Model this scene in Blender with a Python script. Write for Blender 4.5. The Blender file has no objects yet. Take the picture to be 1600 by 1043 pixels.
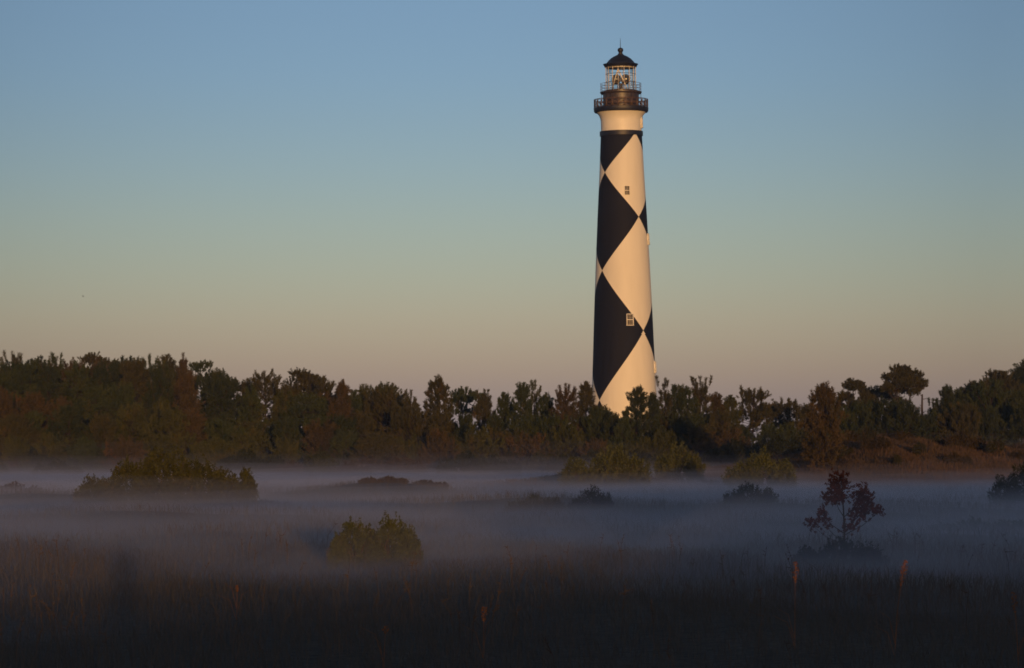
import bpy, math, random
import numpy as np
from mathutils import Vector

# ------------------------------------------------------------------ camera, sky, sun, exposure
S = bpy.context.scene
COL = S.collection
F_PX = 5500.0                       # focal length in pixels of a 1600 px wide frame (a long lens)
K = F_PX / 1900.0                    # depths below are noted in steps of K metres
CAM_Z = 3.0
PITCH = math.atan((690.0 - 521.5) / F_PX)


def ray(px, py):
    X = (px - 800.0) / F_PX
    Y = (521.5 - py) / F_PX
    return np.array([X, math.cos(PITCH) - Y * math.sin(PITCH), math.sin(PITCH) + Y * math.cos(PITCH)])


def at(px, py, D):
    d = ray(px, py)
    p = d * (D * K / d[1])
    p[2] += CAM_Z
    return p


cd = bpy.data.cameras.new("camera")
cam = bpy.data.objects.new("camera", cd)
COL.objects.link(cam)
cam.location = (0, 0, CAM_Z)
cam.rotation_euler = (math.pi / 2 + PITCH, 0, 0)
cd.sensor_width = 36.0
cd.lens = 36.0 * F_PX / 1600.0
cd.clip_start = 0.05
cd.clip_end = 9000.0
S.camera = cam

anti = ray(195, 856)                # the photographer's own shadow marks the point opposite the sun
SUN = -anti / np.linalg.norm(anti)  # unit vector towards the sun
SUN_EL = math.asin(SUN[2])
SUN_AZ = math.atan2(SUN[0], SUN[1])
sd = bpy.data.lights.new("sun", 'SUN')
sd.energy = 2.9
sd.angle = math.radians(0.5)
sd.color = (1.0, 0.52, 0.16)
sun = bpy.data.objects.new("sun", sd)
COL.objects.link(sun)
sun.rotation_euler = Vector(SUN).to_track_quat('Z', 'Y').to_euler()
sun.location = (20, -40, 30)

W = bpy.data.worlds.new("World")
S.world = W
W.use_nodes = True
wn, wl = W.node_tree.nodes, W.node_tree.links
bg = wn["Background"]
bg.inputs["Strength"].default_value = 0.15
sky = wn.new("ShaderNodeTexSky")
sky.sky_type = 'NISHITA'
sky.sun_disc = False
sky.sun_elevation = SUN_EL
sky.sun_rotation = SUN_AZ
sky.altitude = 0
sky.air_density = 0.35
sky.dust_density = 0.3
sky.ozone_density = 1.5
# the band of warm dawn air above the horizon: a tint of the sky by height
tc = wn.new("ShaderNodeTexCoord")
sx = wn.new("ShaderNodeSeparateXYZ")
ramp = wn.new("ShaderNodeValToRGB")
mul = wn.new("ShaderNodeMix")
mul.data_type = 'RGBA'
mul.blend_type = 'MULTIPLY'
mul.inputs[0].default_value = 1.0
wl.new(tc.outputs["Generated"], sx.inputs[0])
wl.new(sx.outputs["Z"], ramp.inputs[0])
wl.new(sky.outputs[0], mul.inputs[6])
wl.new(ramp.outputs[0], mul.inputs[7])
# lens vignette painted into the sky: a little dimmer towards both sides
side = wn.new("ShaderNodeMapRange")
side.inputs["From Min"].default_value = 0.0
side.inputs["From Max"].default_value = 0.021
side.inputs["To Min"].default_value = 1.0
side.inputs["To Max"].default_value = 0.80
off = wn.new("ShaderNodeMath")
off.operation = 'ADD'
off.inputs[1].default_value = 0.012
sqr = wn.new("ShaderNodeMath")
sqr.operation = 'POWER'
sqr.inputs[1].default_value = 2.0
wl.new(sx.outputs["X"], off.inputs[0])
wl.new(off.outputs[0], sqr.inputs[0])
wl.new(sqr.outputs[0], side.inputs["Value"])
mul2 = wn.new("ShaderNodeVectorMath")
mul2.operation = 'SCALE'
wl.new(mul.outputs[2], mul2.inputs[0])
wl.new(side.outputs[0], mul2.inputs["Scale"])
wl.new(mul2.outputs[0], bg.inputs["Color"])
SKY_TINT = [(0.0, (0.855, 0.596, 0.833)),
            (0.0018, (0.855, 0.596, 0.833)),
            (0.0118, (1.015, 0.582, 0.617)),
            (0.0218, (1.344, 0.691, 0.523)),
            (0.0345, (1.635, 0.878, 0.559)),
            (0.0472, (1.736, 1.013, 0.615)),
            (0.0617, (1.755, 1.108, 0.701)),
            (0.0780, (1.678, 1.156, 0.817)),
            (0.1032, (1.559, 1.181, 0.943)),
            (0.1244, (1.543, 1.190, 0.977)),
            (0.30, (2.9, 2.0, 1.5)),  # unseen upper sky raised to give the foreground more fill light
            (1.0, (3.3, 2.2, 1.6))]
_z = np.linspace(0, 0.13, 261)      # round the corners of the tint curve
_c = np.array([np.interp(_z, [p for p, c in SKY_TINT], [c[k] for p, c in SKY_TINT]) for k in range(3)])
_c = np.array([np.convolve(np.pad(c, 16, mode='edge'), np.hanning(33) / np.hanning(33).sum(), 'valid') for c in _c])
SKY_TINT = [(float(_z[i]), tuple(float(v) for v in _c[:, i])) for i in range(0, 261, 10)] + SKY_TINT[-2:]
er = ramp.color_ramp
while len(er.elements) > 1:
    er.elements.remove(er.elements[-1])
er.elements[0].position = SKY_TINT[0][0]
er.elements[0].color = (*SKY_TINT[0][1], 1)
for p_, c_ in SKY_TINT[1:]:
    e_ = er.elements.new(p_)
    e_.color = (*c_, 1)

S.view_settings.view_transform = 'Standard'
S.view_settings.look = 'None'
S.view_settings.exposure = 0.0
S.view_settings.gamma = 1.0
S.view_settings.use_curve_mapping = False
S.render.engine = 'CYCLES'
S.cycles.use_denoising = True
S.cycles.max_bounces = 6
S.cycles.diffuse_bounces = 2
S.cycles.glossy_bounces = 3
S.cycles.transmission_bounces = 4
S.cycles.transparent_max_bounces = 12
S.cycles.volume_bounces = 1
S.cycles.caustics_reflective = False
S.cycles.caustics_refractive = False
S.cycles.pixel_filter_type = 'BLACKMAN_HARRIS'
S.cycles.filter_width = 1.7

rng = np.random.default_rng(7)
random.seed(7)

# ------------------------------------------------------------------ helpers


def mesh_np(name, verts, faces, mat=None, attrs=None, smooth=False, uv=None):
    """verts (n,3); faces: list of int arrays (k, m) with m corners each"""
    me = bpy.data.meshes.new(name)
    verts = np.asarray(verts, dtype=np.float32)
    me.vertices.add(len(verts))
    me.vertices.foreach_set("co", verts.ravel())
    loops, starts, totals, pos = [], [], [], 0
    for f in faces:
        f = np.asarray(f, dtype=np.int32)
        if f.size == 0:
            continue
        k, m = f.shape
        loops.append(f.ravel())
        starts.append(pos + np.arange(k, dtype=np.int32) * m)
        totals.append(np.full(k, m, dtype=np.int32))
        pos += k * m
    loops = np.concatenate(loops)
    me.loops.add(len(loops))
    me.loops.foreach_set("vertex_index", loops)
    starts = np.concatenate(starts)
    me.polygons.add(len(starts))
    me.polygons.foreach_set("loop_start", starts)
    me.polygons.foreach_set("loop_total", np.concatenate(totals))
    if smooth:
        me.polygons.foreach_set("use_smooth", np.ones(len(starts), dtype=bool))
    me.update(calc_edges=True)
    if uv is not None:
        layer = me.uv_layers.new(name="UVMap")
        layer.data.foreach_set("uv", np.asarray(uv, dtype=np.float32)[loops].ravel())
    for k, v in (attrs or {}).items():
        a = me.attributes.new(k, 'FLOAT', 'POINT')
        a.data.foreach_set("value", np.asarray(v, dtype=np.float32))
    me.validate()
    if mat is not None:
        me.materials.append(mat)
    return me


def obj(name, me, parent=None, loc=None):
    o = bpy.data.objects.new(name, me)
    COL.objects.link(o)
    if parent is not None:
        o.parent = parent
    if loc is not None:
        o.location = loc
    return o


def empty(name, loc):
    o = bpy.data.objects.new(name, None)
    o.empty_display_size = 0.3
    COL.objects.link(o)
    o.location = loc
    return o


def tag(o, label=None, cat=None, group=None, kind=None):
    if label:
        o["label"] = label
    if cat:
        o["category"] = cat
    if group:
        o["group"] = group
    if kind:
        o["kind"] = kind
    return o


class MB:
    """collects tubes, boxes and rings into one mesh"""

    def __init__(self):
        self.v, self.q, self.t, self.n = [], [], [], 0

    def add(self, v, quads=None, tris=None):
        v = np.asarray(v, float)
        if quads is not None and len(quads):
            self.q.append(np.asarray(quads) + self.n)
        if tris is not None and len(tris):
            self.t.append(np.asarray(tris) + self.n)
        self.v.append(v)
        self.n += len(v)

    def tube(self, pts, rad, seg=6, cap=True):
        pts = np.asarray(pts, float)
        rad = np.broadcast_to(np.asarray(rad, float), (len(pts),))
        tg = np.gradient(pts, axis=0)
        tg /= np.linalg.norm(tg, axis=1, keepdims=True) + 1e-9
        ref = np.array([1.0, 0, 0]) if abs(tg[0][0]) < 0.8 else np.array([0, 1.0, 0])
        a = np.cross(tg, ref)
        a /= np.linalg.norm(a, axis=1, keepdims=True) + 1e-9
        b = np.cross(tg, a)
        th = np.arange(seg) * 2 * math.pi / seg
        ring = (a[:, None, :] * np.cos(th)[None, :, None] + b[:, None, :] * np.sin(th)[None, :, None])
        v = (pts[:, None, :] + ring * rad[:, None, None]).reshape(-1, 3)
        n = len(pts)
        i, j = np.meshgrid(np.arange(n - 1), np.arange(seg), indexing='ij')
        j2 = (j + 1) % seg
        q = np.stack([i * seg + j, i * seg + j2, (i + 1) * seg + j2, (i + 1) * seg + j], -1).reshape(-1, 4)
        tris = []
        if cap:
            v = np.vstack([v, pts[0], pts[-1]])
            c0, c1 = n * seg, n * seg + 1
            for k in range(seg):
                tris.append((c0, (k + 1) % seg, k))
                tris.append((c1, (n - 1) * seg + k, (n - 1) * seg + (k + 1) % seg))
        self.add(v, q, tris)

    def box(self, c, half, ax=None):
        ax = np.eye(3) if ax is None else np.asarray(ax, float)
        s = np.array([(x, y, z) for x in (-1, 1) for y in (-1, 1) for z in (-1, 1)], float) * np.asarray(half)
        v = s @ ax + np.asarray(c, float)
        self.add(v, [(0, 1, 3, 2), (4, 6, 7, 5), (0, 4, 5, 1), (2, 3, 7, 6), (0, 2, 6, 4), (1, 5, 7, 3)])

    def lathe(self, prof, seg=64, closed=False):
        """prof: list of (radius, z)"""
        prof = np.asarray(prof, float)
        th = np.arange(seg) * 2 * math.pi / seg
        v = np.stack([prof[:, 0, None] * np.sin(th), -prof[:, 0, None] * np.cos(th),
                      np.repeat(prof[:, 1, None], seg, 1)], -1).reshape(-1, 3)
        n = len(prof)
        m = n if closed else n - 1
        i, j = np.meshgrid(np.arange(m), np.arange(seg), indexing='ij')
        j2 = (j + 1) % seg
        i2 = (i + 1) % n
        q = np.stack([i * seg + j, i * seg + j2, i2 * seg + j2, i2 * seg + j], -1).reshape(-1, 4)
        self.add(v, q)

    def mesh(self, name, mat, smooth=False):
        v = np.vstack(self.v)
        f = []
        if self.q:
            f.append(np.vstack(self.q))
        if self.t:
            f.append(np.vstack(self.t))
        return mesh_np(name, v, f, mat, smooth=smooth)


def new_mat(name):
    m = bpy.data.materials.new(name)
    m.use_nodes = True
    return m, m.node_tree.nodes, m.node_tree.links


def paint(name, col, rough=0.5, metal=0.0, noise=0.12, scale=3.0, spec=0.5, bump=0.0):
    m, n, l = new_mat(name)
    b = n["Principled BSDF"]
    b.inputs["Roughness"].default_value = rough
    b.inputs["Metallic"].default_value = metal
    b.inputs["Specular IOR Level"].default_value = spec
    tcn = n.new("ShaderNodeTexCoord")
    nz = n.new("ShaderNodeTexNoise")
    nz.inputs["Scale"].default_value = scale
    nz.inputs["Detail"].default_value = 6
    l.new(tcn.outputs["Object"], nz.inputs["Vector"])
    cr = n.new("ShaderNodeValToRGB")
    cr.color_ramp.elements[0].position = 0.3
    cr.color_ramp.elements[1].position = 0.75
    cr.color_ramp.elements[0].color = (*[c * (1 - noise) for c in col], 1)
    cr.color_ramp.elements[1].color = (*[min(1, c * (1 + noise)) for c in col], 1)
    l.new(nz.outputs["Fac"], cr.inputs[0])
    l.new(cr.outputs[0], b.inputs["Base Color"])
    if bump:
        bp = n.new("ShaderNodeBump")
        bp.inputs["Strength"].default_value = bump
        bp.inputs["Distance"].default_value = 0.02
        l.new(nz.outputs["Fac"], bp.inputs["Height"])
        l.new(bp.outputs[0], b.inputs["Normal"])
    return m


def leaf_mat(name, dark, light, red, trans=0.25):
    """leaf colour varies from clump to clump (attribute tint) and from plant to plant (object colour)"""
    m, n, l = new_mat(name)
    n.remove(n["Principled BSDF"])
    out = n["Material Output"]
    at_ = n.new("ShaderNodeAttribute")
    at_.attribute_name = "tint"
    cr = n.new("ShaderNodeValToRGB")
    e = cr.color_ramp.elements
    e[0].position, e[0].color = 0.0, (*dark, 1)
    e[1].position, e[1].color = 0.70, (*light, 1)
    x = e.new(1.0)
    x.color = (*red, 1)
    l.new(at_.outputs["Fac"], cr.inputs[0])
    oi = n.new("ShaderNodeObjectInfo")
    mx = n.new("ShaderNodeMix")
    mx.data_type = 'RGBA'
    mx.blend_type = 'MULTIPLY'
    mx.inputs[0].default_value = 1
    l.new(cr.outputs[0], mx.inputs[6])
    l.new(oi.outputs["Color"], mx.inputs[7])
    d = n.new("ShaderNodeBsdfDiffuse")
    t = n.new("ShaderNodeBsdfTranslucent")
    ms = n.new("ShaderNodeMixShader")
    ms.inputs[0].default_value = trans
    l.new(mx.outputs[2], d.inputs[0])
    l.new(mx.outputs[2], t.inputs[0])
    l.new(d.outputs[0], ms.inputs[1])
    l.new(t.outputs[0], ms.inputs[2])
    l.new(ms.outputs[0], out.inputs["Surface"])
    return m


M_NEEDLE = leaf_mat("pine_needles", (0.65, 0.70, 0.60), (1.15, 1.10, 0.95), (1.4, 1.08, 0.85), 0.35)
M_LEAF = leaf_mat("shrub_leaves", (0.6, 0.6, 0.5), (1.35, 1.3, 1.0), (1.7, 1.2, 0.8), 0.3)
M_GRASS = leaf_mat("grass_blades", (0.068, 0.062, 0.054), (0.098, 0.086, 0.070), (0.14, 0.098, 0.070), 0.3)
M_BARK = paint("pine_bark", (0.045, 0.032, 0.026), 0.9, noise=0.4, scale=14, spec=0.1)
M_DEADWOOD = paint("weathered_dead_wood", (0.06, 0.05, 0.048), 0.9, noise=0.3, scale=10, spec=0.1)
M_TWIG = paint("shrub_twigs", (0.07, 0.05, 0.035), 0.9, noise=0.3, scale=20, spec=0.1)

# ------------------------------------------------------------------ terrain


def smooth(a, b, x):
    t = np.clip((np.asarray(x, float) - a) / (b - a), 0, 1)
    return t * t * (3 - 2 * t)


SH = np.array([SUN[0], SUN[1] / K])             # ground direction towards the sun, depth in steps
SH /= np.linalg.norm(SH)
SR = np.array([-SH[1], SH[0]])                  # to the right of the shadow line, seen from the camera


def gz(x, y):
    x = np.asarray(x, float)
    y = np.asarray(y, float) / K
    z = 0.07 * np.sin(x * 0.31 + 1.3) * np.cos(y * 0.23 + 0.4) + 0.05 * np.sin(x * 0.83 + y * 0.57) + 0.04 * np.sin(x * 0.5 - y * 0.71 + 2)
    z = z * smooth(6, 14, y)
    # low dune the photographer stands on, and an unseen ridge behind, added and shaped to shade the field
    z = z + 1.42 * (1 - smooth(1.5, 11, y)) * (1 - smooth(90, 200, np.abs(x)))
    lq = x * SH[0] + y * SH[1]
    sq = x * SR[0] + y * SR[1]
    amp = np.interp(sq, [-120, -60, -30, -5, -2.2, -1, 0.3, 2, 7, 11.5, 14, 19, 60, 100], [0, 1.2, 1.7, 2.0, 2.0, 2.0, 1.92, 2.0, 2.05, 2.5, 3.4, 5.7, 5.9, 0])
    amp = amp + (0.04 * np.sin(sq * 0.42 + 0.6) + 0.04 * np.sin(sq * 1.05) + 0.03 * np.sin(sq * 2.3 + 1)) * (1 + 2 * smooth(8, 16, np.abs(sq)))
    z = z + amp * np.exp(-((lq - 16) / 5.0) ** 2)
    # brown grassy dune right of the lighthouse
    cx = np.array([-10, 10, 15, 20, 24.7, 28.4, 31.6, 36.8, 42, 55, 80, 120])
    cz = np.array([0, 0.15, 0.45, 1.2, 2.2, 3.3, 3.1, 2.85, 2.45, 2.2, 1.5, 0])
    hz = np.interp(x + 0.6 * np.sin(y * 0.3), cx, cz)
    hz = hz + (0.16 * np.sin(x * 0.9 + y * 0.3) + 0.10 * np.sin(x * 2.1 - y * 0.5) + 0.08 * np.sin(x * 3.7 + y)) * smooth(0.8, 2.0, hz)
    yc = 100 + 2.5 * np.sin(x * 0.2)
    g = np.where(y < yc, np.exp(-((y - yc) / 10.0) ** 2), np.exp(-((y - yc) / 14.0) ** 2))
    z = z + hz * g
    # low hummocks in the misty field
    for (hx, hy, hh, rx, ry) in ((-7.5, 68, 0.7, 5, 4), (-22, 60, 0.5, 6, 4), (6, 84, 0.9, 6, 4), (-1, 55, 0.35, 6, 4), (10, 52, 0.4, 8, 5), (-14, 47, 0.35, 5, 3)):
        z = z + hh * np.exp(-((x - hx) / rx) ** 2 - ((y - hy) / ry) ** 2)
    return z


def axis(lo, hi, step, far):
    core = np.arange(lo, hi + 1e-6, step)
    out, x, d = [], hi, step
    while x < far:
        d *= 1.35
        x += d
        out.append(x)
    inn, x, d = [], lo, step
    while x > -far:
        d *= 1.35
        x -= d
        inn.append(x)
    return np.array(inn[::-1] + list(core) + out)


gx, gy = axis(-75, 85, 0.7, 4000), axis(-32, 145, 0.5, 2000) * K
GX, GY = np.meshgrid(gx, gy, indexing='ij')
GZ = gz(GX, GY)
nx, ny = len(gx), len(gy)
ii, jj = np.meshgrid(np.arange(nx - 1), np.arange(ny - 1), indexing='ij')
gq = np.stack([ii * ny + jj, (ii + 1) * ny + jj, (ii + 1) * ny + jj + 1, ii * ny + jj + 1], -1).reshape(-1, 4)

m, n, l = new_mat("field_soil_and_thatch")
b = n["Principled BSDF"]
b.inputs["Roughness"].default_value = 0.95
b.inputs["Specular IOR Level"].default_value = 0.1
tcn = n.new("ShaderNodeTexCoord")
nz1, nz2 = n.new("ShaderNodeTexNoise"), n.new("ShaderNodeTexNoise")
nz1.inputs["Scale"].default_value = 0.22
nz1.inputs["Detail"].default_value = 5
nz2.inputs["Scale"].default_value = 5.0
nz2.inputs["Detail"].default_value = 8
l.new(tcn.outputs["Object"], nz1.inputs["Vector"])
l.new(tcn.outputs["Object"], nz2.inputs["Vector"])
c1, c2 = n.new("ShaderNodeValToRGB"), n.new("ShaderNodeValToRGB")
c1.color_ramp.elements[0].position, c1.color_ramp.elements[0].color = 0.35, (0.060, 0.055, 0.047, 1)
c1.color_ramp.elements[1].position, c1.color_ramp.elements[1].color = 0.65, (0.085, 0.073, 0.058, 1)
c2.color_ramp.elements[0].position, c2.color_ramp.elements[0].color = 0.3, (0.45, 0.45, 0.45, 1)
c2.color_ramp.elements[1].position, c2.color_ramp.elements[1].color = 0.7, (1.25, 1.2, 1.1, 1)
l.new(nz1.outputs["Fac"], c1.inputs[0])
l.new(nz2.outputs["Fac"], c2.inputs[0])
mm = n.new("ShaderNodeMix")
mm.data_type, mm.blend_type = 'RGBA', 'MULTIPLY'
mm.inputs[0].default_value = 1
l.new(c1.outputs[0], mm.inputs[6])
l.new(c2.outputs[0], mm.inputs[7])
l.new(mm.outputs[2], b.inputs["Base Color"])
bp = n.new("ShaderNodeBump")
bp.inputs["Strength"].default_value = 0.8
bp.inputs["Distance"].default_value = 0.15
l.new(nz2.outputs["Fac"], bp.inputs["Height"])
l.new(bp.outputs[0], b.inputs["Normal"])
ground = obj("ground", mesh_np("ground", np.stack([GX, GY, GZ], -1).reshape(-1, 3), [gq], m, smooth=True))
tag(ground, "rough brown field and grassy dune under the mist", "ground", kind='structure')

# ------------------------------------------------------------------ lighthouse
LD = 153.0
LX = at(976.4, 690, LD)[0]


def lz(py):
    return at(975.8, py, LD)[2]


def lr(hw):
    return hw * LD * K / F_PX


prof_px = [(748, 57.0), (700, 54.6), (658, 52.6), (610, 50.3), (560, 48.3), (500, 46.0), (420, 42.6), (340, 38.7), (270, 34.9), (212, 32.3)]
py_ = np.array([p[0] for p in prof_px][::-1], float)
hw_ = np.array([p[1] for p in prof_px][::-1], float)
rows = np.linspace(748, 211.5, 90)
node_y = np.array([210.0, 271.0, 341.0, 424.0, 518.0, 624.0, 742.0])
light = empty("lighthouse", (LX, LD * K, 0))
light.rotation_euler = (0, -0.0098, 0)   # the old tower stands very slightly out of plumb
tag(light, "tall lighthouse tower painted in large black and white diamonds", "lighthouse")
SEG = 128
vv, uvv = [], []
for r_ in rows:
    R_ = lr(np.interp(r_, py_, hw_))
    for k in range(SEG + 1):
        ph = -math.pi + 2 * math.pi * k / SEG
        vv.append((R_ * math.sin(ph), -R_ * math.cos(ph), lz(r_)))
        uvv.append(((math.degrees(ph) - 39.5) / 90.0 + 4, np.interp(r_, node_y, np.arange(7.0))))
ii, kk = np.meshgrid(np.arange(len(rows) - 1), np.arange(SEG), indexing='ij')
tq = np.stack([ii * (SEG + 1) + kk, ii * (SEG + 1) + kk + 1, (ii + 1) * (SEG + 1) + kk + 1, (ii + 1) * (SEG + 1) + kk], -1).reshape(-1, 4)
m, n, l = new_mat("diamond_paint")
b = n["Principled BSDF"]
uvn = n.new("ShaderNodeUVMap")
sp = n.new("ShaderNodeSeparateXYZ")
l.new(uvn.outputs[0], sp.inputs[0])
ppu, ppv = n.new("ShaderNodeMath"), n.new("ShaderNodeMath")
for q_, o_ in ((ppu, "X"), (ppv, "Y")):
    q_.operation = 'PINGPONG'
    q_.inputs[1].default_value = 1.0
    l.new(sp.outputs[o_], q_.inputs[0])
lt = n.new("ShaderNodeMath")
lt.operation = 'LESS_THAN'
l.new(ppu.outputs[0], lt.inputs[0])
l.new(ppv.outputs[0], lt.inputs[1])
tcn = n.new("ShaderNodeTexCoord")
mp = n.new("ShaderNodeMapping")
mp.inputs["Scale"].default_value = (0.6, 0.6, 0.12)
nz = n.new("ShaderNodeTexNoise")
nz.inputs["Scale"].default_value = 2.0
nz.inputs["Detail"].default_value = 7
l.new(tcn.outputs["Object"], mp.inputs[0])
l.new(mp.outputs[0], nz.inputs["Vector"])
cw, ck = n.new("ShaderNodeValToRGB"), n.new("ShaderNodeValToRGB")
cw.color_ramp.elements[0].position, cw.color_ramp.elements[0].color = 0.3, (0.71, 0.68, 0.60, 1)
cw.color_ramp.elements[1].position, cw.color_ramp.elements[1].color = 0.7, (0.75, 0.72, 0.64, 1)
ck.color_ramp.elements[0].position, ck.color_ramp.elements[0].color = 0.3, (0.005, 0.005, 0.009, 1)
ck.color_ramp.elements[1].position, ck.color_ramp.elements[1].color = 0.7, (0.009, 0.009, 0.014, 1)
l.new(nz.outputs["Fac"], cw.inputs[0])
l.new(nz.outputs["Fac"], ck.inputs[0])
mx = n.new("ShaderNodeMix")
mx.data_type = 'RGBA'
l.new(lt.outputs[0], mx.inputs[0])
l.new(ck.outputs[0], mx.inputs[6])
l.new(cw.outputs[0], mx.inputs[7])
l.new(mx.outputs[2], b.inputs["Base Color"])
b.inputs["Roughness"].default_value = 0.5
b.inputs["Specular IOR Level"].default_value = 0.22
nb = n.new("ShaderNodeTexNoise")
nb.inputs["Scale"].default_value = 5
l.new(tcn.outputs["Object"], nb.inputs["Vector"])
bp = n.new("ShaderNodeBump")
bp.inputs["Strength"].default_value = 0.25
bp.inputs["Distance"].default_value = 0.03
l.new(nb.outputs["Fac"], bp.inputs["Height"])
l.new(bp.outputs[0], b.inputs["Normal"])
rg = n.new("ShaderNodeMapRange")
rg.inputs["To Min"].default_value = 0.75
rg.inputs["To Max"].default_value = 0.55
l.new(lt.outputs[0], rg.inputs["Value"])
l.new(rg.outputs[0], b.inputs["Roughness"])
obj("tower", mesh_np("tower", vv, [tq], m, smooth=True, uv=uvv), light)

M_WHITE = paint("white_paint", (0.74, 0.71, 0.63), 0.5, noise=0.04, scale=0.8, bump=0.1)
M_BLACK = paint("black_iron_paint", (0.010, 0.010, 0.016), 0.5, noise=0.2, scale=1.5, bump=0.1)
M_IRON = paint("brown_black_iron", (0.046, 0.033, 0.027), 0.45, noise=0.35, scale=2.0, spec=0.6)
M_RAIL = paint("sunlit_gold_iron_rail", (0.13, 0.075, 0.04), 0.4, metal=0.3, noise=0.3, scale=2.0, spec=0.6)  # iron with the gold tone of sunlight put into its colour
M_DARKPANE = paint("dark_window_glass", (0.03, 0.03, 0.03), 0.15, noise=0.1)
M_LINER = paint("lantern_ceiling_cream", (0.5, 0.45, 0.36), 0.6, noise=0.1)
M_MULLION = paint("lantern_bars_cream", (0.74, 0.68, 0.60), 0.5, noise=0.08)
M_LAMP = paint("beacon_grey", (0.022, 0.022, 0.026), 0.4, noise=0.1)
M_LENS = paint("beacon_lens", (0.03, 0.03, 0.036), 0.2, noise=0.05, spec=0.6)
m, n, l = new_mat("lantern_glass")
n.remove(n["Principled BSDF"])
tr, gl, ms = n.new("ShaderNodeBsdfTransparent"), n.new("ShaderNodeBsdfGlossy"), n.new("ShaderNodeMixShader")
tr.inputs[0].default_value = (0.96, 0.98, 0.97, 1)
gl.inputs["Roughness"].default_value = 0.08
fr = n.new("ShaderNodeFresnel")
fr.inputs[0].default_value = 1.5
fm = n.new("ShaderNodeMath")
fm.operation = 'MULTIPLY'
fm.inputs[1].default_value = 0.5
l.new(fr.outputs[0], fm.inputs[0])
l.new(fm.outputs[0], ms.inputs[0])
l.new(tr.outputs[0], ms.inputs[1])
l.new(gl.outputs[0], ms.inputs[2])
l.new(ms.outputs[0], n["Material Output"].inputs["Surface"])
M_GLASS = m


def part_lathe(name, prof, mat, parent, seg=96, closed=False, sm=True):
    w = MB()
    w.lathe([(lr(h), lz(y)) for y, h in prof], seg, closed)
    o = obj(name, w.mesh(name, mat, smooth=sm), parent)
    if sm:
        try:
            o.data.set_sharp_from_angle(angle=math.radians(35))
        except Exception:
            pass
    return o


part_lathe("iron_band", [(213, 32.2), (213, 33.9), (206, 33.9), (206, 31.5)], M_BLACK, light)
part_lathe("neck", [(207, 31.8), (190, 32.0), (186, 32.6), (181, 34.6), (177.5, 37.6), (175, 39.2)], M_WHITE, light)
part_lathe("gallery_deck", [(176.4, 36.0), (176.2, 41.5), (174.0, 42.6), (170.5, 43.0), (169.0, 42.9), (168.8, 27.0)], M_BLACK, light)
part_lathe("watch_room", [(169.5, 28.2), (146, 28.2)], M_IRON, light)
part_lathe("lantern_deck", [(147.6, 27.6), (147.4, 31.0), (145.6, 32.6), (144.0, 32.7), (143.6, 23.0)], M_IRON, light)
part_lathe("lantern_sill", [(144, 24.2), (141.5, 24.2), (141.4, 22.6)], M_IRON, light)
gls = part_lathe("lantern_glass", [(141.4, 23.3), (104.5, 23.3)], M_GLASS, light, sm=True)
roof = part_lathe("lantern_roof", [(105.6, 22.5), (105.4, 25.0), (103.0, 26.0), (101.2, 27.6), (100.6, 27.4), (99.8, 23.5), (98.8, 22.0), (95.5, 19.4), (92.0, 15.8), (89.0, 11.3), (86.8, 6.5), (85.6, 4.4), (84.4, 4.2)], M_BLACK, light)
part_lathe("ceiling_liner", [(107.3, 22.3), (105.7, 22.6), (104.6, 20.0), (102.5, 12.0), (101.0, 0.05)], M_LINER, roof)
part_lathe("ventilator_ball", [(85.0, 3.0), (81.8, 3.1), (81.0, 3.6), (80.2, 4.2), (78.6, 4.6), (77.0, 4.2), (75.6, 3.0), (74.9, 0.9)], M_BLACK, roof, seg=32)
part_lathe("lightning_rod", [(75.2, 0.55), (70, 0.42), (60, 0.22), (60, 0.01)], M_BLACK, roof, seg=8)
part_lathe("lantern_floor", [(141.3, 23.0), (141.2, 0.05)], M_IRON, light)


def cyl_pt(hw, deg, py):
    a = math.radians(deg)
    return np.array([lr(hw) * math.sin(a), -lr(hw) * math.cos(a), lz(py)])


# lantern bars and diagonal braces
for k in range(16):
    w = MB()
    w.tube([cyl_pt(23.6, 11 + k * 22.5, 142), cyl_pt(23.6, 11 + k * 22.5, 104)], 0.036, 6)
    obj("lantern_bar", w.mesh("lantern_bar", M_MULLION), light)
for py in (129.0, 116.5):
    w = MB()
    w.tube([cyl_pt(23.7, a, py) for a in range(0, 361, 6)], 0.035, 5, cap=False)
    obj("glazing_ring", w.mesh("glazing_ring", M_IRON), light)
for d0, d1 in ((-13, -40), (-13, 25)):
    w = MB()
    pts = [cyl_pt(21.5, d0 + (d1 - d0) * t, 110 + 31 * t) for t in np.linspace(0, 1, 7)]
    w.tube(pts, 0.075, 6)
    obj("diagonal_brace", w.mesh("diagonal_brace", M_MULLION), light)
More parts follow.
